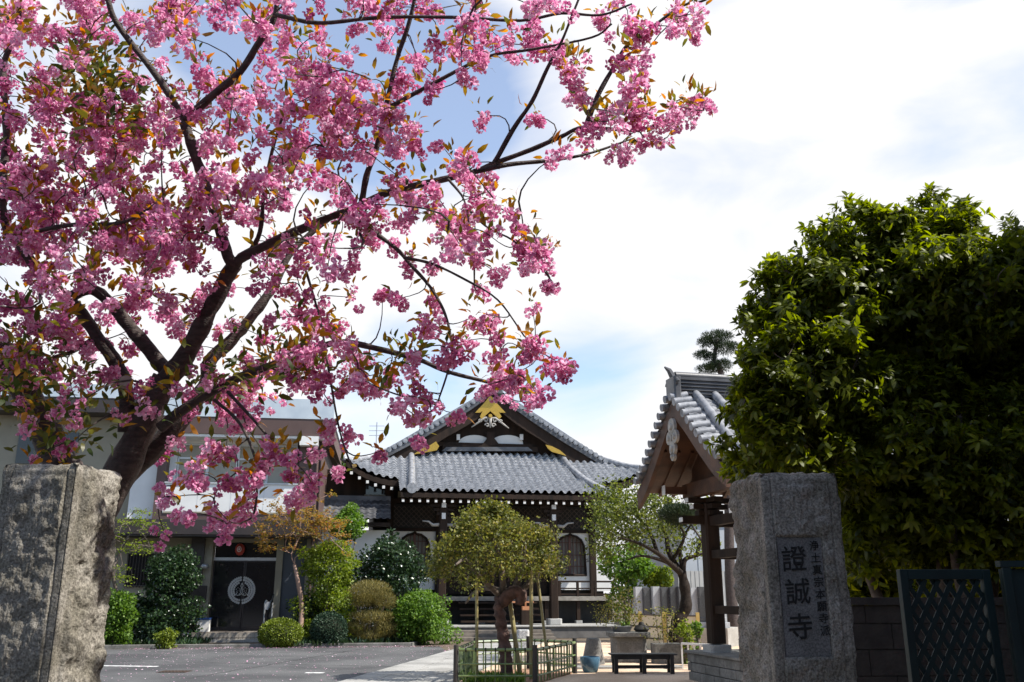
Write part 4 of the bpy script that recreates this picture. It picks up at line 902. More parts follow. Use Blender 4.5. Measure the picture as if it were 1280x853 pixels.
# bamboo fence: posts with lashed rails, canes and split top rails
def bamboo_fence():
    C = [ground(576, 860)[:2], (.41, 16.75), (1.28, 19.1), (.35, 20.0), (-.75, 19.3)]
    C[0] = (-1.0, 16.75); c0 = Vector((0, 18.3, 0)); t = thing('bamboo_fence', 'low green bamboo lattice fence enclosing the weeping tree', 'fence', c0)
    M_post = mat('charred post', (.02, .018, .016), (.035, .03, .026), .7, 6); M_tie = mat('black cord', (.01, .01, .01), (.015, .015, .015), .9)
    H = .62; n = len(C)
    for x, y in C: MB().tube([(x - c0.x, y - c0.y, 0), (x - c0.x, y - c0.y, H + .06)], .045, 10).build('post', M_post, t, smooth='auto')
    for i in range(n):
        a, b = Vector((*C[i], 0)) - c0, Vector((*C[(i + 1) % n], 0)) - c0; L = (b - a).length; u = (b - a) / L; nn = Vector((u.y, -u.x, 0))
        for z, r in ((.6, .028), (.36, .016), (.16, .018)):
            m = MB(); cane(m, a + u * .05 + Vector((0, 0, z)) + nn * .02, b - u * .05 + Vector((0, 0, z)) + nn * .02, r); m.build('rail', M_bamb, t, smooth='auto')
        k = max(3, int(L / .17))
        for j in range(1, k):
            p = a + u * L * j / k - nn * .006; m = MB(); cane(m, p + Vector((0, 0, .03)), p + Vector((0, 0, .57)), .013, 6); m.build('upright_cane', M_bamb, t, smooth='auto')
            if j % 2 == 0 or L < 1.6:
                q = p + nn * .028 + Vector((0, 0, .6)); MB().tube([q - u * .012, q + u * .012], .036, 8).build('tie', M_tie, t)
bamboo_fence()
# soil ring inside the fence
tag(MB().plan([(-.95, 16.8), (.38, 16.8), (1.22, 19.1), (.34, 19.95), (-.72, 19.25)], -.01, .03).build('planting_soil', mat('reddish soil', (.2, .1, .06), (.34, .2, .12), .9, 12, .4)), kind='structure')
def grass(name, poly_fn, n, h, m, label):
    P = np.array([poly_fn() for _ in range(n)]); D = nrm(rg.normal(size=(n, 3)) * .4 + np.array([0, 0, 1.])); V, F = leaf_geo(P, D, rg.normal(size=(n, 3)), h, .12, 0, .3, rg)
    return tag(npmesh(name, V, F, m, None, np.repeat(rg.random(n), 5)), label, 'plants', kind='stuff')
grass('grass', lambda: (rg.uniform(-.85, .2), rg.uniform(16.9, 18.2), .02), 1200, .12, L_green, 'short green grass inside the bamboo fence')
def bedpt():
    x = rg.uniform(-15, -3.4); y0 = 25.75 + (x + 24) / 20.9 * 2.95; 
    if -9.6 < x < -7.4: x += 2.4
    return (x, y0 + abs(rg.normal()) * 1.2 + .05, .03)
grass('ground_cover', bedpt, 9000, .2, L_dkgr, 'dark low ground cover plants along the planting bed')
# fallen petals on the asphalt
def petals():
    n = 2200; X = rg.uniform(-11, -.5, n); Yk = 25.6 + (X + 24) / 20.9 * 2.95; Yp = np.where(rg.random(n) < .45, Yk - .12 - np.abs(rg.normal(0, .35, n)), rg.uniform(16, 27, n)); P = np.stack([X, Yp, np.full(n, .012)], 1); D = nrm(rg.normal(size=(n, 3)) * np.array([1, 1, .15])); V, F = leaf_geo(P, D, np.tile([0, 0, 1.], (n, 1)), .035, .5, .05, .0, rg)
    P = P; tag(npmesh('fallen_petals', V, F, L_petal, None, np.repeat(rg.uniform(.5, 1, n), 5)), 'pale fallen cherry petals scattered on the asphalt', 'petals', kind='stuff')
petals()
# ---------------- plum tree with bent trunk ----------------
M_pbark = mat('dark plum bark', (.018, .013, .01), (.04, .03, .024), .85, 14, .6, 40, spec=.15)
def plum():
    Y = 22.5; b = at(848, 812, Y); gz = Vector((b.x, b.y, 0)); t = thing('plum_tree', 'spreading yellow-green tree with dark bent trunk left of the bell tower post', 'tree', gz); q = lambda px, py, dy=0: at(px, py, Y + dy) - gz
    tr = [Vector((0, 0, 0)), q(845, 800), q(847, 778), q(857, 760), q(856, 735), q(852, 715)]; cp = crom(tr, 5)
    MB().tube(cp, np.linspace(.2, .11, len(cp)) * (1 + .1 * np.sin(np.arange(len(cp)) * 1.3)), 10).build('trunk', M_pbark, t, smooth=True)
    roots = []
    for i, ln in enumerate(([(853, 718), (838, 705), (822, 692), (800, 680), (775, 672)], [(853, 718), (856, 700), (870, 695), (885, 690)], [(848, 712), (836, 690), (832, 668), (822, 645), (812, 630)], [(845, 708), (825, 700), (802, 695), (785, 700)], [(853, 712), (850, 690), (858, 665), (868, 650)], [(822, 692), (812, 665), (795, 645), (780, 632)], [(838, 705), (855, 672), (845, 650)], [(870, 696), (878, 672), (890, 660)])):
        pp = [q(x, y, (i % 3 - 1) * .35 * j) for j, (x, y) in enumerate(ln)]; c = crom(pp, 5); MB().tube(c, np.linspace(.085 if i < 3 else .055, .018, len(c)), 7).build('limb', M_pbark, t, smooth=True)
        roots += [(Vector(c[j]), Vector(c[j] - c[j - 1]).normalized()) for j in range(2, len(c))]
    tg = []
    for px, py, rx, ry, k in ((775, 632, 30, 22, 120), (760, 650, 20, 26, 80), (800, 640, 26, 26, 90), (752, 680, 12, 22, 34), (790, 672, 28, 16, 55), (835, 655, 22, 26, 55), (830, 620, 24, 14, 40), (865, 645, 20, 14, 32), (862, 680, 22, 18, 26), (885, 650, 12, 30, 24)):
        for _ in range(k):
            a = rg.normal(size=2) * .55; tg.append(q(px + a[0] * rx, py + a[1] * ry, rg.normal() * .75))
    w = MB(); grow(w, rg, roots, tg, .004, .025); tag(w.build('twigs', M_pbark, t), kind='stuff')
    A = np.array([tuple(x) for x in tg]); nl = 16; n = len(A) * nl; P = np.repeat(A, nl, 0) + rg.normal(size=(n, 3)) * .1; V, F = leaf_geo(P, nrm(rg.normal(size=(n, 3))), rg.normal(size=(n, 3)) * .6 + np.array([0, 0, 1.]), .075, .4, .1, .1, rg)
    npmesh('crown', V, F, leafmat('plum leaves', [(.03, .045, .008), (.08, .11, .015), (.17, .2, .03), (.28, .3, .05)], .42, .5), t, np.repeat(np.clip(rg.normal(.42, .25, n), 0, 1), 5))
plum()
def pine(label, pads, Y, trunk, size, n):
    b = at(*trunk[0], Y); gz = Vector((b.x, b.y, 0)); t = thing('pine_tree', label, 'tree', gz); bl = []
    for px, py, rx, ry in pads: k = mpp(px, py, Y); p = at(px, py, Y) - gz; bl += [(p.x, p.y, p.z, rx * k, rx * k, ry * k)] + sub_blobs(rg, p, (rx * k, rx * k, ry * k), 6, ry * k * .55, .6, inner=1.0)
    P, O = blob_pts(rg, bl, n, .6); V, F = leaf_geo(P, nrm(O * .7 + rg.normal(size=P.shape) * .4 + np.array([0, 0, .5])), O + .1, size, .07, .01, 0, rg)
    npmesh('crown', V, F, L_pine, t, np.repeat(rg.random(n), 5))
    pts = [Vector((0, 0, 0))] + [at(x, y, Y) - gz for x, y in trunk]; c = crom(pts, 4); MB().tube(c, np.linspace(.2, .05, len(c)) * (Y / 30) ** 3, 8).build('trunk', M_bark, t, smooth=True)
pine('dark cloud-pruned pine top rising behind the bell tower ridge', [(896, 422, 20, 6), (884, 428, 12, 5), (878, 444, 10, 4), (888, 447, 9, 4), (884, 462, 14, 5), (900, 458, 16, 6), (908, 436, 18, 6)], 30, [(912, 700), (910, 560), (902, 470), (893, 450), (897, 424)], .12, 11000)
pine('small dark clipped pine pad in front of the bell tower brackets', [(848, 644, 24, 11)], 20.5, [(888, 800), (886, 700), (862, 652)], .11, 7500)
# ---------------- small things in the court ----------------
def bench():
    a, b = ground(766, 842), ground(842, 842); L = (b - a).length; t = thing('bench', 'long black slatted bench on the gravel in front of the bell tower', 'bench', (a + b) / 2, math.atan2(b.y - a.y, b.x - a.x) + .03)
    m = mat('black stained wood', (.014, .014, .015), (.025, .025, .027), .5, 6); 
    s = MB(); 
    for i in range(6): s.box(-L / 2 - .06, L / 2 + .06, -.2 + .07 * i, -.2 + .07 * i + .055, .36, .385)
    s.build('seat', m, t, bevel=.004); MB().box(-L / 2, L / 2, -.15, -.12, .28, .358).build('apron', m, t); MB().box(-L / 2, L / 2, -.03, .0, .1, .16).build('lower_rail', m, t)
    for x in (-L / 2 + .05, 0, L / 2 - .05):
        for y in (-.16, .16): MB().cbox((x, y, .18), (.08, .06, .355), .005).build('leg', m, t)
        MB().box(x - .03, x + .03, -.13, .13, .1, .15).build('cross_rail', m, t)
bench()
def pots():
    p = ground(738, 841); m = mat('blue glazed pot', (.06, .13, .2), (.1, .2, .28), .15, 5)
    o = MB().lathe([(0, .0), (.12, 0), (.15, .03), (.2, .16), (.21, .26), (.2, .31), (.185, .31), (.19, .25), (.17, .12), (0, .1)], n=28).build('glazed_pot', m, loc=p, smooth='auto'); tag(o, 'round dark blue glazed pot on the gravel left of the black bench', 'pot')
    p = at(742, 820, 21.5); p.z = 0
    o = MB().lathe([(0, 0), (.26, 0), (.25, .1), (.21, .3), (.17, .5), (.15, .56), (.0, .58)], n=12)
    for i, v in enumerate(o.v): q = Vector(v); d = 1 + .1 * noise.noise(q * 5 + Vector((3, 1, 7))); o.v[i] = (q.x * d, q.y * d, q.z)
    tag(o.build('stone_stump', M_stone_d, loc=p, smooth='auto'), 'tapered grey stone block behind the blue pot', 'stone')
    # pedestal with slab top and planted tray
    p = at(786, 820, 22.3); p.z = 0; t = thing('stone_table', 'grey stone pedestal with a round-edged slab top behind the bench', 'stone table', p)
    MB().cbox((0, 0, .28), (.82, .6, .56), .1).build('pedestal', M_stone_d, t, bevel=.02); MB().cbox((0, 0, .62), (1.0, .8, .11), .12).build('table_top', M_stone_d, t, bevel=.02)
    b = thing('bonsai', 'wispy reddish green potted shrub on the stone table', 'plant', (p.x - .15, p.y, .676)); MB().lathe([(0, 0), (.2, 0), (.26, .12), (.24, .12), (0, .09)], n=20).build('tray', M_tiled, b)
    T = [Vector((rg.normal() * .22, rg.normal() * .15, .2 + abs(rg.normal()) * .38)) for _ in range(60)]; w = MB(); grow(w, rg, [(Vector((0, 0, .1)), Vector((0, 0, 1))), (Vector((.05, 0, .25)), Vector((.3, 0, 1)))], T, .003, .012); w.build('twigs', M_bark2, b)
    A = np.repeat(np.array([tuple(x) for x in T]), 22, 0); A = A + rg.normal(size=A.shape) * .06; V, F = leaf_geo(A, nrm(rg.normal(size=A.shape)), rg.normal(size=A.shape) + np.array([0, 0, 1.]), .05, .3, .1, .1, rg); npmesh('crown', V, F, L_olive, b, np.repeat(rg.random(len(A)), 5))
    s = MB().lathe([(0, 0), (.14, .0), (.19, .06), (.15, .13), (.08, .16), (.05, .22), (0, .23)], n=14)
    tag(s.build('stone_ornament', M_dark, loc=(p.x + .32, p.y - .05, .677), smooth='auto'), 'small dark rounded ornament on the right end of the stone table', 'ornament')
    p = at(833, 818, 21.8); p.z = 0; t = thing('planter', 'grey stone planter box with thin stems behind the bench', 'planter', p); MB().cbox((0, 0, .22), (.66, .5, .44), .03).build('trough', M_stone_d, t, bevel=.01)
    A = np.array([(rg.normal() * .2, rg.normal() * .12, .5 + rg.random() * .75) for _ in range(420)]); V, F = leaf_geo(A, nrm(rg.normal(size=A.shape)), rg.normal(size=A.shape) + np.array([0, 0, 1.]), .06, .3, .1, .1, rg); npmesh('foliage', V, F, L_olive, t, np.repeat(rg.random(len(A)), 5))
    w = MB(); [w.tube([(x, 0, .42), (x * 1.5, .02, 1.2)], .008, 5) for x in (-.15, -.05, .04, .14)]; w.build('stems', M_bark2, t)
    p = ground(229, 803, 0); p.z = 0.05; t = thing('potted_plant', 'white flower pot with a leafy green plant beside the house step', 'plant', p); MB().lathe([(0, 0), (.16, 0), (.2, .28), (.23, .28), (.23, .33), (.19, .33), (0, .28)], n=20).build('pot', M_plas, t)
    A = np.array([(.1 + rg.normal() * .22, rg.normal() * .18, .75 + rg.normal() * .13) for _ in range(420)]); V, F = leaf_geo(A, nrm(rg.normal(size=A.shape)), rg.normal(size=A.shape) * .5 + np.array([0, 0, 1.]), .1, .42, .1, .1, rg); npmesh('foliage', V, F, L_green, t, np.repeat(rg.random(len(A)), 5)); w = MB(); [w.tube([(0, 0, .28), (x, 0, .75)], .012, 5) for x in (-.1, .05, .2)]; w.build('stems', M_bark2, t)
    # steel rail at the step and a white storage box
    p = ground(224, 800, .0); t = thing('handrail', 'slender grey steel handrail beside the white flower pot', 'handrail', (p.x, p.y, 0)); 
    for x, y in ((0, 0), (.35, 1.5)): MB().tube([(x, y, 0), (x, y, .9)], .022, 8).build('post', M_rail, t)
    MB().tube([(-.02, -.1, .88), (.0, 0, .9), (.35, 1.5, .95)], .022, 8).build('rail', M_rail, t)
    f = HF.hit(253, 785, -.3); q = HF.w(f[0], -.1); t = thing('storage_box', 'white box with a blue lid at the left of the glass door', 'box', (q.x, q.y, .325), HF.a); MB().box(-.2, .2, -.15, .15, 0, .38).build('body', M_plas, t, bevel=.01); MB().box(-.22, .22, -.17, .17, .383, .44).build('lid', mat('blue plastic', (.03, .08, .25), (.04, .1, .3), .4), t, bevel=.01)
    x, z = HF.hit(336, 750, -.4); q = HF.w(x, -.35); t = thing('umbrella_stand', 'silver umbrella stand with folded umbrellas at the right of the glass door', 'umbrella stand', (q.x, q.y, .325), HF.a)
    for s in (-.12, .12): MB().tube([(s, 0, 0), (s, 0, .9), (s * .6, 0, 1.0)], .03, 8).build('post', M_rail, t)
    MB().box(-.15, .15, -.1, .1, .02, .12).build('tray', M_rail, t); MB().tube([(.02, 0, .15), (.05, 0, .75), (.16, -.05, 1.2)], [.05, .06, .015], 8).build('umbrella', M_glass, t); MB().box(-.12, .12, -.02, .02, .7, .95).build('panel', M_rail, t)
    x = ground(653, 806); o = MB().cbox((0, 0, .28), (.4, .2, .56), .05); 
    for i, v in enumerate(o.v): o.v[i] = (v[0] * (1 - .25 * v[2]), v[1], v[2])
    tag(o.build('marker_stone', speckle('pale speckled stone', (.3, .3, .3), (.6, .6, .58), 20, .1), loc=at(654, 806, 26.5) * 1 - Vector((0, 0, at(654, 806, 26.5).z)), bevel=.03), 'pale upright stone right of the temple steps behind the bamboo fence', 'stone')
    a, b = ground(716, 836), ground(850, 835); tag(MB().bar((a.x, a.y, .02), (b.x, b.y, .02), .5, .05).build('stone_edging', M_slab), kind='structure')
pots()
# ---------------- graveyard ----------------
def graves():
    m1 = mat('shaded side granite', (.05, .05, .055), (.08, .08, .085), .2, 30); m2 = mat('pale grey granite', (.32, .33, .34), (.4, .41, .42), .4, 30)  # dark and pale copies paint shaded and lit sides into the stones
    t0 = None; xs = [798, 809, 820, 831, 842, 852, 867, 878, 889, 900]; first = {}
    words = ['leftmost gravestone of the row', 'second gravestone from the left', 'third gravestone from the left', 'fourth gravestone from the left', 'fifth gravestone from the left, beside the trunk', 'gravestone directly behind the bent trunk', 'gravestone just right of the bent trunk', 'gravestone next to the tower post', 'gravestone hidden partly by the tower post', 'rightmost gravestone behind the tower post']
    for i, px in enumerate(xs):
        Y = 29.2 - .12 * i; p = at(px, 760, Y); dark = i in (1, 3, 4, 5, 7); t = thing('gravestone', ('dark ' if dark else 'pale grey ') + words[i], 'gravestone', (p.x, p.y, .55), R(12 + rg.normal() * 2), 'gravestones in a row')
        mm = m1 if dark else m2; MB().box(-.2, .2, -.2, .2, 0, .16).build('base', m2, t, bevel=.01); MB().box(-.14, .14, -.13, .13, .163, .3).build('upper_base', mm, t, bevel=.01)
        MB().cbox((0, 0, .3 + .42 + .02), (.23, .21, .84 + .1 * rg.random()), .008).build('shaft', mm, t)
    a, b = at(785, 765, 29.8), at(915, 770, 28.2); o = MB().bar((a.x, a.y, .275), (b.x, b.y, .275), 1.2, .55); tag(o.build('grave_terrace', M_conc), 'low concrete terrace carrying the gravestones', 'terrace')
    # pale board screen in front
    t = thing('board_screen', 'pale cream board screen with two bands in front of the gravestones', 'screen', (at(800, 790, 27.3) * 1)); o = t.location.copy(); t.location.z = 0; o.z = 0
    pts = [at(px, 780, Y) for px, Y in ((788, 27.9), (800, 27.4), (815, 26.9), (830, 26.5), (845, 26.2), (872, 25.8))]; A = [(p.x - o.x, p.y - o.y, 0) for p in pts]
    h = .93; mb = MB(); mb.strip([(x, y, 0) for x, y, z in A], [(x, y, h) for x, y, z in A], [(x, y + .05, 0) for x, y, z in A], [(x, y + .05, h) for x, y, z in A]); mb.build('board', mat('cream boards', (.6, .52, .38), (.48, .42, .3), .7, 3, .1), t)
    for z in (.3, .62, .95): MB().tube([(x, y - .02, z) for x, y, _ in A], .022, 6).build('band', M_hbd, t)
    for i in (1, 3, 5): x, y, _ = A[i]; MB().cbox((x, y - .05, .52), (.09, .09, 1.04)).build('post', mat('yellow timber', (.45, .32, .1), (.38, .26, .08), .6), t)
    # low white rail by the tower
    a, b = at(852, 806, 20.2), at(892, 808, 19.6); t = thing('low_rail', 'low white rail fence beside the bell tower plinth', 'rail', (a.x, a.y, 0)); d = b - a; MB().bar((0, 0, .52), (d.x, d.y, .52), .05, .04).build('rail', M_plas, t)
    for i in range(6): MB().bar((d.x * i / 5, d.y * i / 5, 0), (d.x * i / 5, d.y * i / 5, .5), .03, .03).build('post', M_plas, t)
graves()
def grey_building():
    f = Frame(8.0, 44, 12); t = thing('grey_building', 'plain grey building wall rising behind the gravestones', 'building', (*f.o[:2], 0), f.a); X = lambda px, py: f.hit(px, py, 0)
    a, b = X(853, 700)[0], X(1010, 700)[0]; z = X(870, 655)[1]; w = mat('light grey cladding', (.42, .44, .46), (.36, .38, .4), .6, 1)
    MB().box(a, b, 0, 8, 0, z).build('wall', w, t)
    MB().box(a - .1, b, -.1, 8.1, z, z + .25).build('roof', M_rail, t)
    for i in range(4): x = a + .8 + i * 1.6; MB().box(x, x + .04, -.02, -.001, 0, z).build('panel_joint', M_rail, t)
    f2 = Frame(8.0, 40, 12); a, b = f2.hit(848, 730)[0], f2.hit(990, 730)[0]; zz = f2.hit(870, 714)[1]; m = MB(); x = a
    while x < b: m.box(x, x + .16, 0, .05, 0, zz); m.box(x + .16, x + .2, .02, .05, 0, zz); x += .2
    o = m.build('corrugated_fence', mat('pale corrugated sheet', (.42, .41, .38), (.36, .35, .33), .6, 2), loc=(*f2.o[:2], 0), rz=f2.a); tag(o, 'pale corrugated sheet fence in front of the grey building', 'fence')
    # aerial
    p = at(470, 560, 46); t = thing('antenna', 'thin roof antenna mast left of the temple roof', 'antenna', (p.x, p.y, 0)); z1 = at(470, 528, 46).z
    MB().tube([(0, 0, 0), (0, 0, z1)], .03, 6).build('mast', M_rail, t)
    e = MB(); [e.tube([(-.4, 0, z1 - .2 - .25 * i), (.4, 0, z1 - .2 - .25 * i)], .015, 5) for i in range(3)]; e.build('rods', M_rail, t)
grey_building()
# ---------------- stone gate pillars ----------------
M_gran = speckle('weathered granite', (.12, .108, .088), (.39, .36, .31), 90, .14, .92, .7, (5, (.62, .61, .56)))
def smooth01(a, b, x): t = min(1, max(0, (x - a) / (b - a))); return t * t * (3 - 2 * t)
def pillar(label, cx, cy, w, d, h, rot, seed, amp, panel=None, inner=1, taper=.0, extra=None):
    """granite post: smooth dressed borders with a rough hewn field on every face"""
    base = Vector((cx, cy, 0)); nz = 230; sides = [(Vector((-w / 2, -d / 2)), Vector((w / 2, -d / 2)), 150), (Vector((w / 2, -d / 2)), Vector((w / 2, d / 2)), 90), (Vector((w / 2, d / 2)), Vector((-w / 2, d / 2)), 40), (Vector((-w / 2, d / 2)), Vector((-w / 2, -d / 2)), 90)]
    ring = []
    for si, (a, b, n) in enumerate(sides):
        e = (b - a).normalized(); nn = Vector((e.y, -e.x))
        for i in range(n): ring.append((si, i / n, a.lerp(b, i / n), nn, (b - a).length))
    mb = MB(); m = len(ring); off = Vector((seed * 3.1, seed * 1.7, 0))
    for j in range(nz + 1):
        z = h * j / nz
        for si, t, p, nn, L in ring:
            u = t * L; P = Vector((p.x, p.y, z)) + off; rough = 1.0; o = 0.0
            if si == 0:
                f = smooth01(.045, .055, u) * smooth01(.045, .055, L - u) * smooth01(.06, .07, h - z); rough = f
                o = -.012 * (1 - smooth01(.03, .046, min(u, L - u)) if False else 0)
                grv = math.exp(-((min(u, L - u) - .05) / .004) ** 2); o -= .006 * grv
            elif si == (1 if inner > 0 else 3):
                q = u if inner > 0 else L - u; f = smooth01(.06, .085, q); rough = f * 1.9; amp_big = f * .012 * noise.noise(P * 1.6); o += amp_big; o -= .007 * math.exp(-((q - .062) / .005) ** 2) + .0
            fr = noise.fractal(P * 9, .7, 2.1, 5); big = noise.noise(P * 3.2); rd = abs(noise.noise(P * 15))
            o += rough * amp * (.55 + fr * .9 + big * .7 - rd * .35) + .0012 * noise.noise(P * 60)
            if panel and si == 0:
                u0, u1, z0, z1 = panel; ins = smooth01(u0 - .003, u0, u) * smooth01(u0 - .003, u0, 0 * u + u) * (1 - smooth01(u1, u1 + .003, u)) * smooth01(z0 - .004, z0, z) * (1 - smooth01(z1, z1 + .004, z)); o = o * (1 - ins) - .012 * ins
            top = smooth01(.0, .03, h - z); o -= (1 - top) * .015 * (1 + noise.noise(P * 12))
            cr = min(t, 1 - t) * L; o -= max(0, .012 - cr) * .5
            zz = z + (1 - smooth01(0, .04, h - z)) * .012 * noise.noise(Vector((p.x, p.y, 5)) * 7 + off)
            k = 1 - taper * z / h
            mb.v.append((p.x * k + nn.x * o, p.y * k + nn.y * o, zz))
    for j in range(nz):
        for i in range(m): a = j * m + i; b = j * m + (i + 1) % m; mb.f.append((a, b, b + m, a + m))
    o0 = nz * m; prev = o0       # rough top, rings shrinking inward
    for r in range(1, 9):
        s = 1 - r / 9; st = len(mb.v)
        for i in range(m):
            x, y, z = mb.v[o0 + i]; P = Vector((x * s, y * s, seed)); mb.v.append((x * s, y * s, h + .006 + .022 * noise.fractal(P * 7, .8, 2, 4) + (extra(x * s, y * s) if extra else 0)))
        for i in range(m): mb.f.append((prev + i, prev + (i + 1) % m, st + (i + 1) % m, st + i))
        prev = st
    mb.f.append(tuple(prev + i for i in range(m)))
    t = thing('gate_pillar', label, 'pillar', base, rot); mb.build('shaft', M_gran, t, smooth=True); return t
YL, YR = 4.35, 4.6
def zpx(px, py, Y): return at(px, py, Y).z
hL = zpx(98, 580, YL); xL1 = at(98, 640, YL).x
wL = .40; pillar('rough granite gate pillar with bare front beneath the cherry tree', xL1 - wL / 2, YL + .21, wL, .40, hL, R(-7), 1, .013, inner=1, taper=.03)
hR = zpx(980, 592, YR); xR0 = at(949, 640, YR).x; wR = .405; rR = R(4)
fR = Frame(xR0 + wR / 2, YR + .25, 4)
def pr(px, py): x, z = fR.hit(px, py, -.25); return x, z
x0, z1 = pr(970, 671); x1, z0 = pr(1043, 822)
z1 = pr(1000, 671)[1]; 
pR = pillar('rough granite gate pillar carved with black characters beneath the evergreen tree', xR0 + wR / 2, YR + .25, wR, .5, hR, rR, 2, .012, panel=(x0 + wR / 2, x1 + wR / 2 - .004, z0, z1), inner=-1, taper=.0)
MB().box(x0 + .006, x1 - .012, -.2435, -.2, z0 + .004, z1 - .004).build('inscription_panel', speckle('smooth dressed granite', (.1, .098, .095), (.22, .215, .205), 110, .12, .75, .15, (5, (.75, .75, .74))), pR)
def glyphs(chars, pts, size, name, bold, sx=1.0):
    mb = MB(); dg = None
    for ch, (x, z) in zip(chars, pts):
        c = bpy.data.curves.new('glyph', 'FONT'); c.body = ch; c.size = size; c.align_x = 'CENTER'; c.align_y = 'CENTER'; c.offset = bold; c.extrude = .0006; c.resolution_u = 3
        o = bpy.data.objects.new('glyph', c); col.objects.link(o); bpy.context.view_layer.update(); me = bpy.data.meshes.new_from_object(o.evaluated_get(bpy.context.evaluated_depsgraph_get()))
        mb.add([(x + v.co.x * sx + .10 * v.co.y * 0, -.25 + .0038 - v.co.z, z + v.co.y + v.co.x * .06) for v in me.vertices], [tuple(p.vertices) for p in me.polygons]); bpy.data.objects.remove(o); bpy.data.curves.remove(c); bpy.data.meshes.remove(me)
    return mb.build(name, mat('black lettering', (.006, .006, .006), (.012, .012, .011), .8, 30), pR)
glyphs('證誠寺', [pr(993, 701), pr(998, 742), pr(1001, 786)], .132, 'large_inscription', .001)
glyphs('浄土真宗本願寺派', [pr(1018 + i * 2.0, 683 + i * 15.2) for i in range(8)], .053, 'small_inscription', .0004)
# ---------------- teal lattice gate, block wall ----------------
def gate():
    Y = 5.7; m = mat('dark teal paint', (.002, .013, .014), (.004, .02, .021), .6, 5, .05); a = at(1122, 712, Y); b = at(1238, 712, Y); H = a.z; W = b.x - a.x
    t = thing('lattice_gate', 'dark teal metal gate with diagonal lattice under the evergreen tree', 'gate', (a.x, Y, 0), R(3))
    for x in (0, W - .05): MB().box(x, x + .05, -.025, .025, .04, H).build('stile', m, t, bevel=.003)
    for z in (H - .06, .04): MB().box(.051, W - .051, -.023, .023, z, z + .06).build('rail', m, t, bevel=.003)
    l = MB(); x0, x1, z0, z1 = .05, W - .05, .1, H - .06; s = 1.75; step = .085
    for sg in (1, -1):
        c = -3.0
        while c < 3:
            P = []
            for k in range(2): pass
            # line x = c + sg*(z)/s clipped to the frame
            za, zb = z0, z1; xa, xb = c + sg * za / s, c + sg * zb / s
            lo, hi = 0.0, 1.0; dx = xb - xa
            t0, t1 = sorted(((x0 - xa) / dx, (x1 - xa) / dx)); lo, hi = max(0, t0), min(1, t1)
            if hi - lo > .02: l.bar((xa + dx * lo, -.004 * sg, za + (zb - za) * lo), (xa + dx * hi, -.004 * sg, za + (zb - za) * hi), .007, .03)
            c += step
    l.build('lattice', m, t)
    t2 = thing('gate_leaf', 'solid dark teal gate leaf folded beside the lattice gate', 'gate', (a.x + W + .03, Y - .05, 0), R(-8)); MB().box(0, 1.1, -.02, .02, .05, H).build('sheet', m, t2)
    for x in (0, .28, .56, .84): MB().box(x, x + .05, -.05, -.021, .04, H + .01).build('upright', m, t2, bevel=.003)
    MB().box(-.01, 1.12, -.052, .03, H + .013, H + .05).build('cap', m, t2)
gate()
def block_wall():
    m = mat('dark concrete block', (.03, .025, .02), (.055, .045, .036), .9, 6, .4, 30); Y = 7.3; a = at(1050, 757, Y); H = a.z; t = thing('block_wall', 'dark concrete block boundary wall behind the right pillar', 'wall', (a.x, Y, 0), R(2)); mb = MB()
    r = 0; z = 0
    while z < H - .05:
        x = -.2 if r % 2 else 0
        while x < 7: mb.box(max(x, 0) + .004, x + .39, 0, .12, z + .004, min(z + .19, H)); x += .394
        z += .194; r += 1
    mb.build('blocks', m, t); MB().box(-.02, 7, -.02, .14, H + .003, H + .06).build('coping', m, t); MB().box(.01, 6.98, .01, .11, 0, H).build('mortar', m, t)
block_wall()
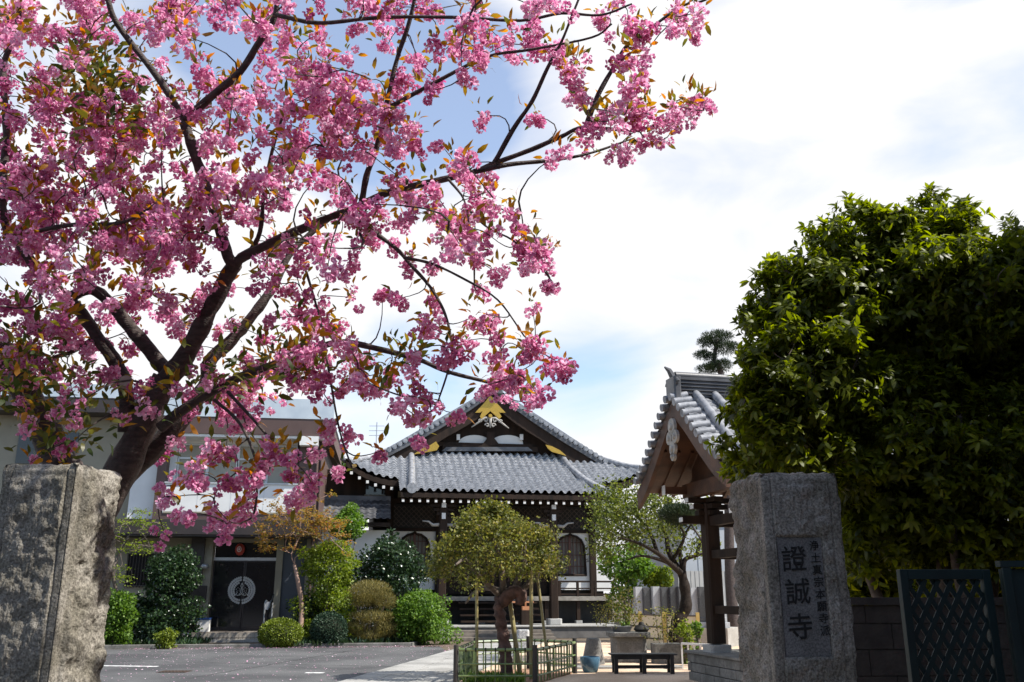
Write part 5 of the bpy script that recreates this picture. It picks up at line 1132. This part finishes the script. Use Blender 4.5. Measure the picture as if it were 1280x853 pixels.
# ---------------- broad evergreen tree at right ----------------
def whorl_leaves(P, O, nl, size, rng, asp=.3, spread=.9, droop=.28):
    n = len(P); O = nrm(O); A = np.repeat(O, nl, 0); a = rng.uniform(0, 2 * PI, n * nl); U = nrm(np.cross(A, rng.normal(size=(n * nl, 3)))); W = np.cross(A, U)
    rad = U * np.cos(a)[:, None] + W * np.sin(a)[:, None]; D = nrm(A * rng.uniform(.2, 1.0, (n * nl, 1)) + rad * spread + np.array([0, 0, -.1])); B = np.repeat(P, nl, 0) + A * rng.uniform(-.05, .02, (n * nl, 1))
    return leaf6(B, D, A + np.array([0, 0, .5]), size, asp, droop, rng)
def evergreen():
    b = at(1180, 853, 8.4); gz = Vector((b.x + .1, 8.5, 0)); t = thing('evergreen_tree', 'large dense broadleaf evergreen tree behind the carved right pillar', 'tree', gz); bl = []
    for px, py, r, Y in ((1150, 372, 135, 8.4), (1006, 480, 112, 8.0), (1040, 372, 108, 8.3), (985, 400, 72, 8.2), (1080, 320, 84, 8.4), (1160, 310, 80, 8.5), (965, 500, 72, 8.0), (980, 560, 90, 8.0), (1220, 360, 120, 8.2), (1300, 405, 140, 8.4), (1120, 560, 150, 8.3), (1240, 600, 160, 8.4), (1085, 655, 85, 8.6), (1180, 680, 80, 8.8), (1000, 530, 90, 8.9), (1120, 450, 150, 9.5), (1250, 500, 170, 9.6), (1390, 560, 150, 8.6), (1360, 420, 110, 9)):
        k = mpp(px, py, Y); p = at(px, py, Y) - gz; bl += sub_blobs(rg, p, (r * k,) * 3, 34, r * k * .2, .85, -.95, .86) + [(*p, r * k * .78, r * k * .78, r * k * .78)]
    n = 23000; P, O = blob_pts(rg, bl, n, .6); O = nrm(O * .6 + np.array([0, 0, .35]) + rg.normal(size=O.shape) * .3); V, F = whorl_leaves(P, O, 7, .1, rg, .2)
    npmesh('crown', V, F, L_ever, t, np.repeat(np.clip(np.repeat(rg.normal(.45, .16, n), 7) + rg.normal(0, .14, n * 7), 0, 1), 6))
    roots = []
    for i, (x0, y0, px, py, Y, r) in enumerate(((0, 0, 1150, 420, 8.5, .1), (-.35, .1, 1050, 500, 8.3, .08), (.4, .1, 1240, 450, 8.4, .09), (.15, -.25, 1200, 520, 8.1, .07), (-.15, .3, 1100, 560, 8.9, .07), (.7, .2, 1330, 500, 8.6, .08))):
        e = at(px, py, Y) - gz; c = crom([(x0 * .5, y0 * .5, -.03), (x0, y0, .9), tuple(Vector((x0, y0, .9)).lerp(e, .5) + Vector((.1 * (-1) ** i, .1, 0))), tuple(e)], 6); MB().tube(c, np.linspace(r, r * .35, len(c)), 8).build('trunk', M_bark2, t, smooth=True)
        roots += [(Vector(c[j]), Vector(c[j] - c[j - 1]).normalized()) for j in range(6, len(c))]
    w = MB(); grow(w, rg, roots, [Vector(p) for p in P[:900]], .004, .025); tag(w.build('twigs', M_bark2, t), kind='stuff')
evergreen()
shrub('hedge', 'dense hedge added to close the dark gap behind the concrete block wall under the evergreen tree', 'hedge', 1190, 720, 10.8, 230, 82, L_ever, 9000, .15, 40, .4, depth=60, stems=5, bottom=-.9, skirt=False)  # added to block the sky so the space under the tree stays dark
# ---------------- cherry tree ----------------
def cherry():
    gz = Vector((at(118, 700, 6.4).x, 6.4, 0)); t = thing('cherry_tree', 'spreading cherry tree laden with double pink blossom and bronze young leaves over the left pillar', 'tree', gz)
    q = lambda px, py, Y: at(px, py, Y) - gz
    # traced limbs: photo points with their own depth, and widths in photo pixels
    limbs = [
     ('trunk', 6.4, 6.3, [(66, 880), (88, 740), (112, 660), (150, 592), (172, 545), (190, 503), (207, 474)], 56, 36),
     ('limb', 6.3, 5.9, [(206, 478), (226, 455), (243, 425), (262, 389), (282, 349), (295, 330)], 33, 20),
     ('limb', 5.9, 5.2, [(292, 332), (307, 320), (356, 296), (412, 272), (440, 262), (489, 240), (552, 225), (590, 216), (620, 204), (665, 187), (702, 171), (732, 159), (796, 163), (845, 146), (871, 141)], 17, 3),
     ('limb', 5.25, 5.5, [(592, 215), (635, 206), (695, 200), (740, 191), (789, 174)], 9, 3),
     ('limb', 5.2, 5.0, [(732, 159), (747, 120), (766, 86), (785, 56), (815, 34), (852, 8), (882, 0), (920, -25)], 9, 3),
     ('limb', 5.3, 4.9, [(618, 204), (642, 161), (665, 127), (684, 86), (702, 52), (715, 20), (735, -30)], 9, 3),
     ('limb', 5.6, 5.0, [(452, 256), (458, 220), (470, 187), (481, 139), (496, 75), (511, 30), (520, -10), (530, -60)], 11, 5),
     ('limb', 5.35, 5.0, [(482, 137), (552, 99), (609, 71), (665, 62), (740, 47), (765, 30)], 7, 2.5),
     ('limb', 5.9, 5.6, [(293, 334), (285, 320), (270, 270), (255, 225), (244, 195), (230, 152)], 18, 15),
     ('limb', 5.6, 5.1, [(230, 152), (248, 135), (270, 116), (300, 90), (322, 56), (343, 22), (348, -15), (360, -60)], 15, 8),
     ('limb', 5.2, 4.9, [(343, 18), (360, 22), (401, 29), (480, 22), (571, 22), (650, 26), (702, 17), (751, 19), (790, 5)], 8, 3),
     ('limb', 5.6, 5.2, [(230, 152), (217, 128), (195, 94), (165, 56), (144, 26), (135, 0), (120, -60)], 12, 8),
     ('limb', 6.3, 5.7, [(157, 540), (157, 484), (141, 448), (121, 421), (102, 392), (79, 369), (52, 346), (30, 313), (8, 285), (2, 244), (8, 169), (4, 86), (19, 45), (26, 0), (40, -60)], 24, 6),
     ('limb', 6.3, 6.0, [(210, 466), (187, 438), (164, 411), (141, 382), (115, 362), (88, 372)], 22, 15),
     ('limb', 5.85, 5.4, [(24, 304), (45, 290), (94, 281), (150, 279), (185, 262)], 9, 4),
     ('limb', 6.5, 6.7, [(118, 655), (158, 596), (200, 555), (238, 510), (258, 478), (262, 452), (290, 425), (318, 392), (342, 358), (361, 320), (388, 292), (420, 268)], 34, 7),
     ('limb', 6.2, 5.6, [(200, 535), (235, 508), (290, 476), (328, 461), (383, 441), (425, 428), (475, 437), (521, 449), (560, 465), (606, 477), (640, 487), (664, 491)], 17, 3),
     ('limb', 5.7, 5.3, [(430, 268), (452, 280), (494, 310), (514, 332), (540, 362), (557, 395), (565, 434), (560, 464), (544, 512)], 8, 2),
     ('limb', 5.5, 5.2, [(505, 322), (540, 330), (580, 349), (622, 375), (655, 420)], 5, 2),
     ('limb', 6.7, 6.2, [(100, 830), (90, 640), (66, 560), (49, 523), (30, 484), (8, 448), (-20, 425), (-60, 400)], 48, 34),
     ('limb', 5.5, 5.3, [(560, 224), (580, 250), (588, 290), (592, 315)], 4, 2),
     ('limb', 5.4, 5.3, [(585, 262), (610, 285), (640, 300), (668, 325), (690, 352)], 3.5, 2),
     ('limb', 6.1, 5.6, [(310, 320), (325, 290), (330, 240), (340, 190), (355, 140)], 9, 4),
     ('limb', 5.9, 5.3, [(380, 330), (400, 400), (412, 470), (425, 540), (440, 585)], 4, 2),
     ('limb', 6.0, 5.4, [(268, 500), (300, 530), (320, 580), (318, 640), (300, 655)], 5, 2),
     ('limb', 6.0, 5.5, [(285, 490), (330, 540), (370, 590), (390, 615)], 5, 2),
     ('limb', 6.2, 5.9, [(2, 330), (-40, 250), (-80, 150), (-100, 60)], 14, 6),
     ('limb', 6.5, 6.2, [(121, 421), (90, 440), (60, 450), (30, 470)], 9, 4),
    ]
    roots = []
    for nm, Ya, Yb, pts, w0, w1 in limbs:
        n = len(pts); P = [q(x, y, Ya + (Yb - Ya) * i / (n - 1)) for i, (x, y) in enumerate(pts)]
        if nm == 'trunk' or pts[0][1] > 800: P[0] = Vector((P[0].x, P[0].y, -.05))
        c = crom(P, 5); k = mpp(300, 300, (Ya + Yb) / 2); rad = np.array([(w0 + (w1 - w0) * (i / (len(c) - 1)) ** .8) * k / 2 * (.84 if w0 > 8 else .9) for i in range(len(c))])
        if nm == 'trunk': rad[:4] *= [1.5, 1.3, 1.15, 1.05]
        ns = 14 if w0 > 20 else 9; T = MB().tube(c, rad, ns)
        for i, v in enumerate(T.v):
            r = rad[min(i // ns, len(rad) - 1)]; p = Vector(v); d = r * .22 * noise.noise(p * (2.2 / max(r * 8, .25))) + r * .08 * noise.noise(p * 30); cc = Vector(c[min(i // ns, len(c) - 1)]); T.v[i] = tuple(p + (p - cc).normalized() * d)
        T.build(nm, M_bark, t, smooth=True)
        if w0 < 45 or True:
            s = 10 if nm == 'trunk' else 3
            roots += [(Vector(c[j]), Vector(c[j] - c[j - 1]).normalized()) for j in range(s, len(c)) if not (nm == 'trunk' and j < 22) and not (w0 > 40 and j < 18)]
    cut = MB(); p = q(158, 479, 6.12); cut.tube([p, p + Vector((0, -.03, .01))], [.05, .045], 14); cut.build('pruning_scar', mat('pale cut wood', (.4, .35, .28), (.3, .27, .22), .8, 12), t)
    G = ["8574581467446888776678762 63", "6572553485411356788614040 00", "6836557657737761140400000 00", "8887776867867400 5452565 60", "0"]
    grid = [
     [8,6,8,5,5,8,2,5,7,5,5,7,8,7,8,7,8,9,7,8,3,3],
     [6,5,7,2,5,5,2,4,8,5,4,1,5,3,6,7,8,8,5,1,4,0],
     [6,8,4,5,5,5,7,6,5,7,7,3,7,7,6,1,1,4,0,4,0,0],
     [8,8,8,7,7,7,6,8,6,6,8,6,7,4,0,5,4,5,2,6,5,5],
     [8,9,8,8,8,8,7,8,6,8,8,7,7,3,1,4,6,7,7,7,4,1],
     [9,9,9,9,7,3,8,8,8,7,7,6,8,7,6,1,0,0,0,0,0,0],
     [8,8,7,8,9,9,8,8,5,5,6,6,7,5,5,3,4,0,0,0,0,0],
     [8,7,7,8,9,9,4,3,6,3,4,7,5,5,6,6,6,0,0,0,0,0],
     [5,8,8,7,6,2,4,3,6,7,6,6,5,7,2,3,4,2,0,0,0,0],
     [6,5,4,7,6,3,5,5,3,6,6,6,4,7,8,3,2,0,0,0,0,0],
     [7,8,7,3,5,4,4,5,3,7,7,4,1,3,5,5,6,0,0,0,0,0],
     [5,6,6,4,4,3,5,8,8,7,8,8,6,6,5,7,6,4,0,0,0,0],
     [5,6,4,5,3,3,7,8,6,4,4,3,7,5,3,1,2,1,0,0,0,0],
     [5,6,7,5,2,5,6,5,6,6,5,1,2,4,0,0,0,0,0,0,0,0],
     [2,4,5,2,0,3,4,3,5,4,3,3,0,0,0,0,0,0,0,0,0,0],
     [0,0,0,0,0,2,2,5,1,0,1,1,0,0,0,0,0,0,0,0,0,0],
     [0,0,0,0,0,1,0,2,0,0,0,0,0,0,0,0,0,0,0,0,0,0]]
    H = np.array(grid, float); tips = []; RA = np.array([tuple(r[0]) for r in roots])
    for j in range(-4, 17):
        for i in range(-5, 22):
            if 0 <= j and 0 <= i: d = H[j, i]
            elif j < 0 and i < 16: d = 5 * (1 + j / 6) 
            elif i < 0 and j < 13: d = 5.5
            else: d = 0
            if i < 0 and j >= 12: d = 2
            if j >= 13: d *= .4
            if j >= 8 and i >= 10: d *= .72
            if j < 8 and i >= 12: d *= .88
            cnt = rg.poisson((.36 * d + (.115 if i < 8 else .088) * d * max(0, d - 4)) if i < 12 and j < 12 else (.33 * d + .06 * d * max(0, d - 4))) if d > 2 else int(rg.random() < d * .3)
            for _ in range(cnt):
                px, py = (i + rg.random()) * 40, (j + rg.random()) * 40
                base = 5.9 - .9 * min(1, max(0, px) / 800) if py < 350 else 5.8 - .3 * px / 700
                
                if 90 < px < 350 and 300 < py < 600: base += .55 * min(1, (py - 300) / 80) 
                p = q(px, py, base + .12 + rg.normal() * .42)
                tips.append(p)
    # keep tips off the bare lower trunk
    for px, py in [(845, 20), (836, 32), (872, 18), (803, 60), (795, 48), (776, 82), (786, 68), (812, 30), (862, 122), (880, 134), (868, 128), (845, 130), (832, 142), (798, 150), (808, 172), (790, 135), (815, 150), (758, 142), (740, 152), (725, 128),
        (690, 349), (668, 328), (640, 268), (655, 285), (665, 300), (622, 255), (648, 300), (600, 240), (612, 300), (585, 285), (655, 424), (663, 432), (690, 462), (700, 458), (620, 482), (675, 490), (640, 476), (610, 478), (560, 524), (518, 540), (540, 515), (505, 505), (560, 440), (530, 400), (590, 395), (610, 418),
        (210, 655), (240, 640), (200, 605), (212, 620), (268, 634), (283, 656), (300, 640), (286, 600), (306, 590), (250, 592), (238, 590), (330, 562), (345, 560), (362, 578), (372, 590), (388, 597), (378, 622), (270, 566), (300, 570), (322, 585), (318, 600), (296, 618), (310, 636), (430, 545), (410, 530), (395, 560)]:
        for r_ in range(1): tips.append(q(px + rg.normal() * 5, py + rg.normal() * 5, 5.35 - .4 * (px > 600) + rg.normal() * .15))
    # unseen boughs and tips added over the gate to dapple the left pillar
    for pts in ([tuple(q(360, -60, 5.1) + gz), (-1.2, 4.3, 5.75), (-.7, 3.3, 5.8), (-.2, 2.3, 5.7)], [tuple(q(120, -60, 5.2) + gz), (-2.3, 4.2, 5.7), (-1.9, 3.0, 5.7)], [tuple(q(530, -60, 5.0) + gz), (.1, 4.2, 5.8), (.8, 3.4, 5.9)]):
        c = crom([Vector(p) - gz for p in pts], 5); MB().tube(c, np.linspace(.05, .015, len(c)), 8).build('limb', M_bark, t, smooth=True); roots += [(Vector(c[j]), Vector(c[j] - c[j - 1]).normalized()) for j in range(2, len(c))]
    for _ in range(110):
        p = Vector((rg.uniform(-2.4, 1.6), rg.uniform(1.6, 4.3), rg.uniform(4.8, 6.2)))
        if p.z > EYE + p.y * .75 + .25: tips.append(p - gz)
    A = np.array([tuple(x) for x in tips]); print('cherry clusters', len(A))
    w = MB(); grow(w, rg, roots, tips, .0025, .016, n=5, k=5, grav=.1); tag(w.build('twigs', M_bark, t), kind='stuff')
    # blossom balls: each cluster holds a few double flowers
    cen = []; tint = []
    for p in A:
        nf = rg.integers(3, 7); ct = rg.normal(0, .1); ax = rg.normal(size=3)
        for _ in range(nf): cen.append(p + rg.normal(size=3) * np.array([.036, .036, .032]) + np.array([0, 0, -.03])); tint.append(ct)
    C = np.array(cen); nfl = len(C); Rf = rg.uniform(.026, .04, nfl); npet = 30
    gi = (np.arange(npet) + .5) / npet; ph = np.arccos(1 - 2 * gi); th = PI * (1 + 5 ** .5) * np.arange(npet); S0 = np.stack([np.cos(th) * np.sin(ph), np.sin(th) * np.sin(ph), np.cos(ph)], 1)
    d = nrm((S0[None] + rg.normal(size=(nfl, npet, 3)) * .28).reshape(-1, 3)); tg = nrm(np.cross(d, rg.normal(size=d.shape))); rr = np.repeat(Rf, npet)[:, None]; cc = np.repeat(C, npet, 0)
    b = cc + d * rr * .62; side = nrm(np.cross(d, tg)); ax = nrm(d * .45 + tg * .9); L = rr * rg.uniform(.55, .95, (len(d), 1)); up = nrm(np.cross(side, ax)); up = up * np.sign((up * d).sum(1, keepdims=True))
    m_ = b + ax * L * .55; lft = m_ + side * L * .5 + up * L * .12; rgt = m_ - side * L * .5 + up * L * .12; t1 = b + ax * L + side * L * .2 + up * L * .25; t2 = b + ax * L - side * L * .2 + up * L * .2
    V = np.stack([b, lft, t1, t2, rgt], 1).reshape(-1, 3); ii = (np.arange(len(b)) * 5)[:, None]; F = np.concatenate([ii + [0, 1, 4], ii + [1, 2, 4], ii + [2, 3, 4]], 0)
    tn = np.clip(.5 + np.repeat(np.array(tint), npet) + np.repeat(rg.normal(0, .1, nfl), npet) + rg.normal(0, .2, len(b)), 0, 1); tv = np.stack([tn - .15, tn, tn + .15, tn + .15, tn], 1).clip(0, 1).reshape(-1)
    npmesh('blossom', V, F, L_petal, t, tv)
    # young leaves round the clusters
    def leaves(P, nl, sz, spread, name, tb):
        n = len(P) * nl; B = np.repeat(P, nl, 0) + rg.normal(size=(n, 3)) * spread + np.array([0, 0, .035]); D = nrm(B - np.repeat(P, nl, 0) + rg.normal(size=(n, 3)) * .02 + np.array([0, 0, .01])); V, F = leaf6(B, D, rg.normal(size=(n, 3)) * .7 + np.array([0, 0, 1.]), sz, .2, .25, rg)
        npmesh(name, V, F, L_bronze, t, np.repeat(np.clip(rg.normal(tb, .25, n), 0, 1), 6))
    sel = A[rg.random(len(A)) < .8]; leaves(sel, 8, .075, .04, 'young_leaves', .58)
    extra = []
    for px, py, rx, ry, k in ((108, 95, 24, 26, 26), (120, 120, 20, 20, 16), (30, 480, 34, 26, 24), (95, 530, 22, 30, 16), (140, 165, 12, 12, 8), (350, 470, 30, 14, 14), (500, 450, 20, 6, 8), (15, 500, 20, 20, 12), (250, 478, 16, 12, 8)):
        for _ in range(k): extra.append(tuple(q(px + rg.normal() * rx, py + rg.normal() * ry, 5.6 + rg.normal() * .3)))
    leaves(np.array(extra), 10, .085, .08, 'green_leaves', .2)
cherry()
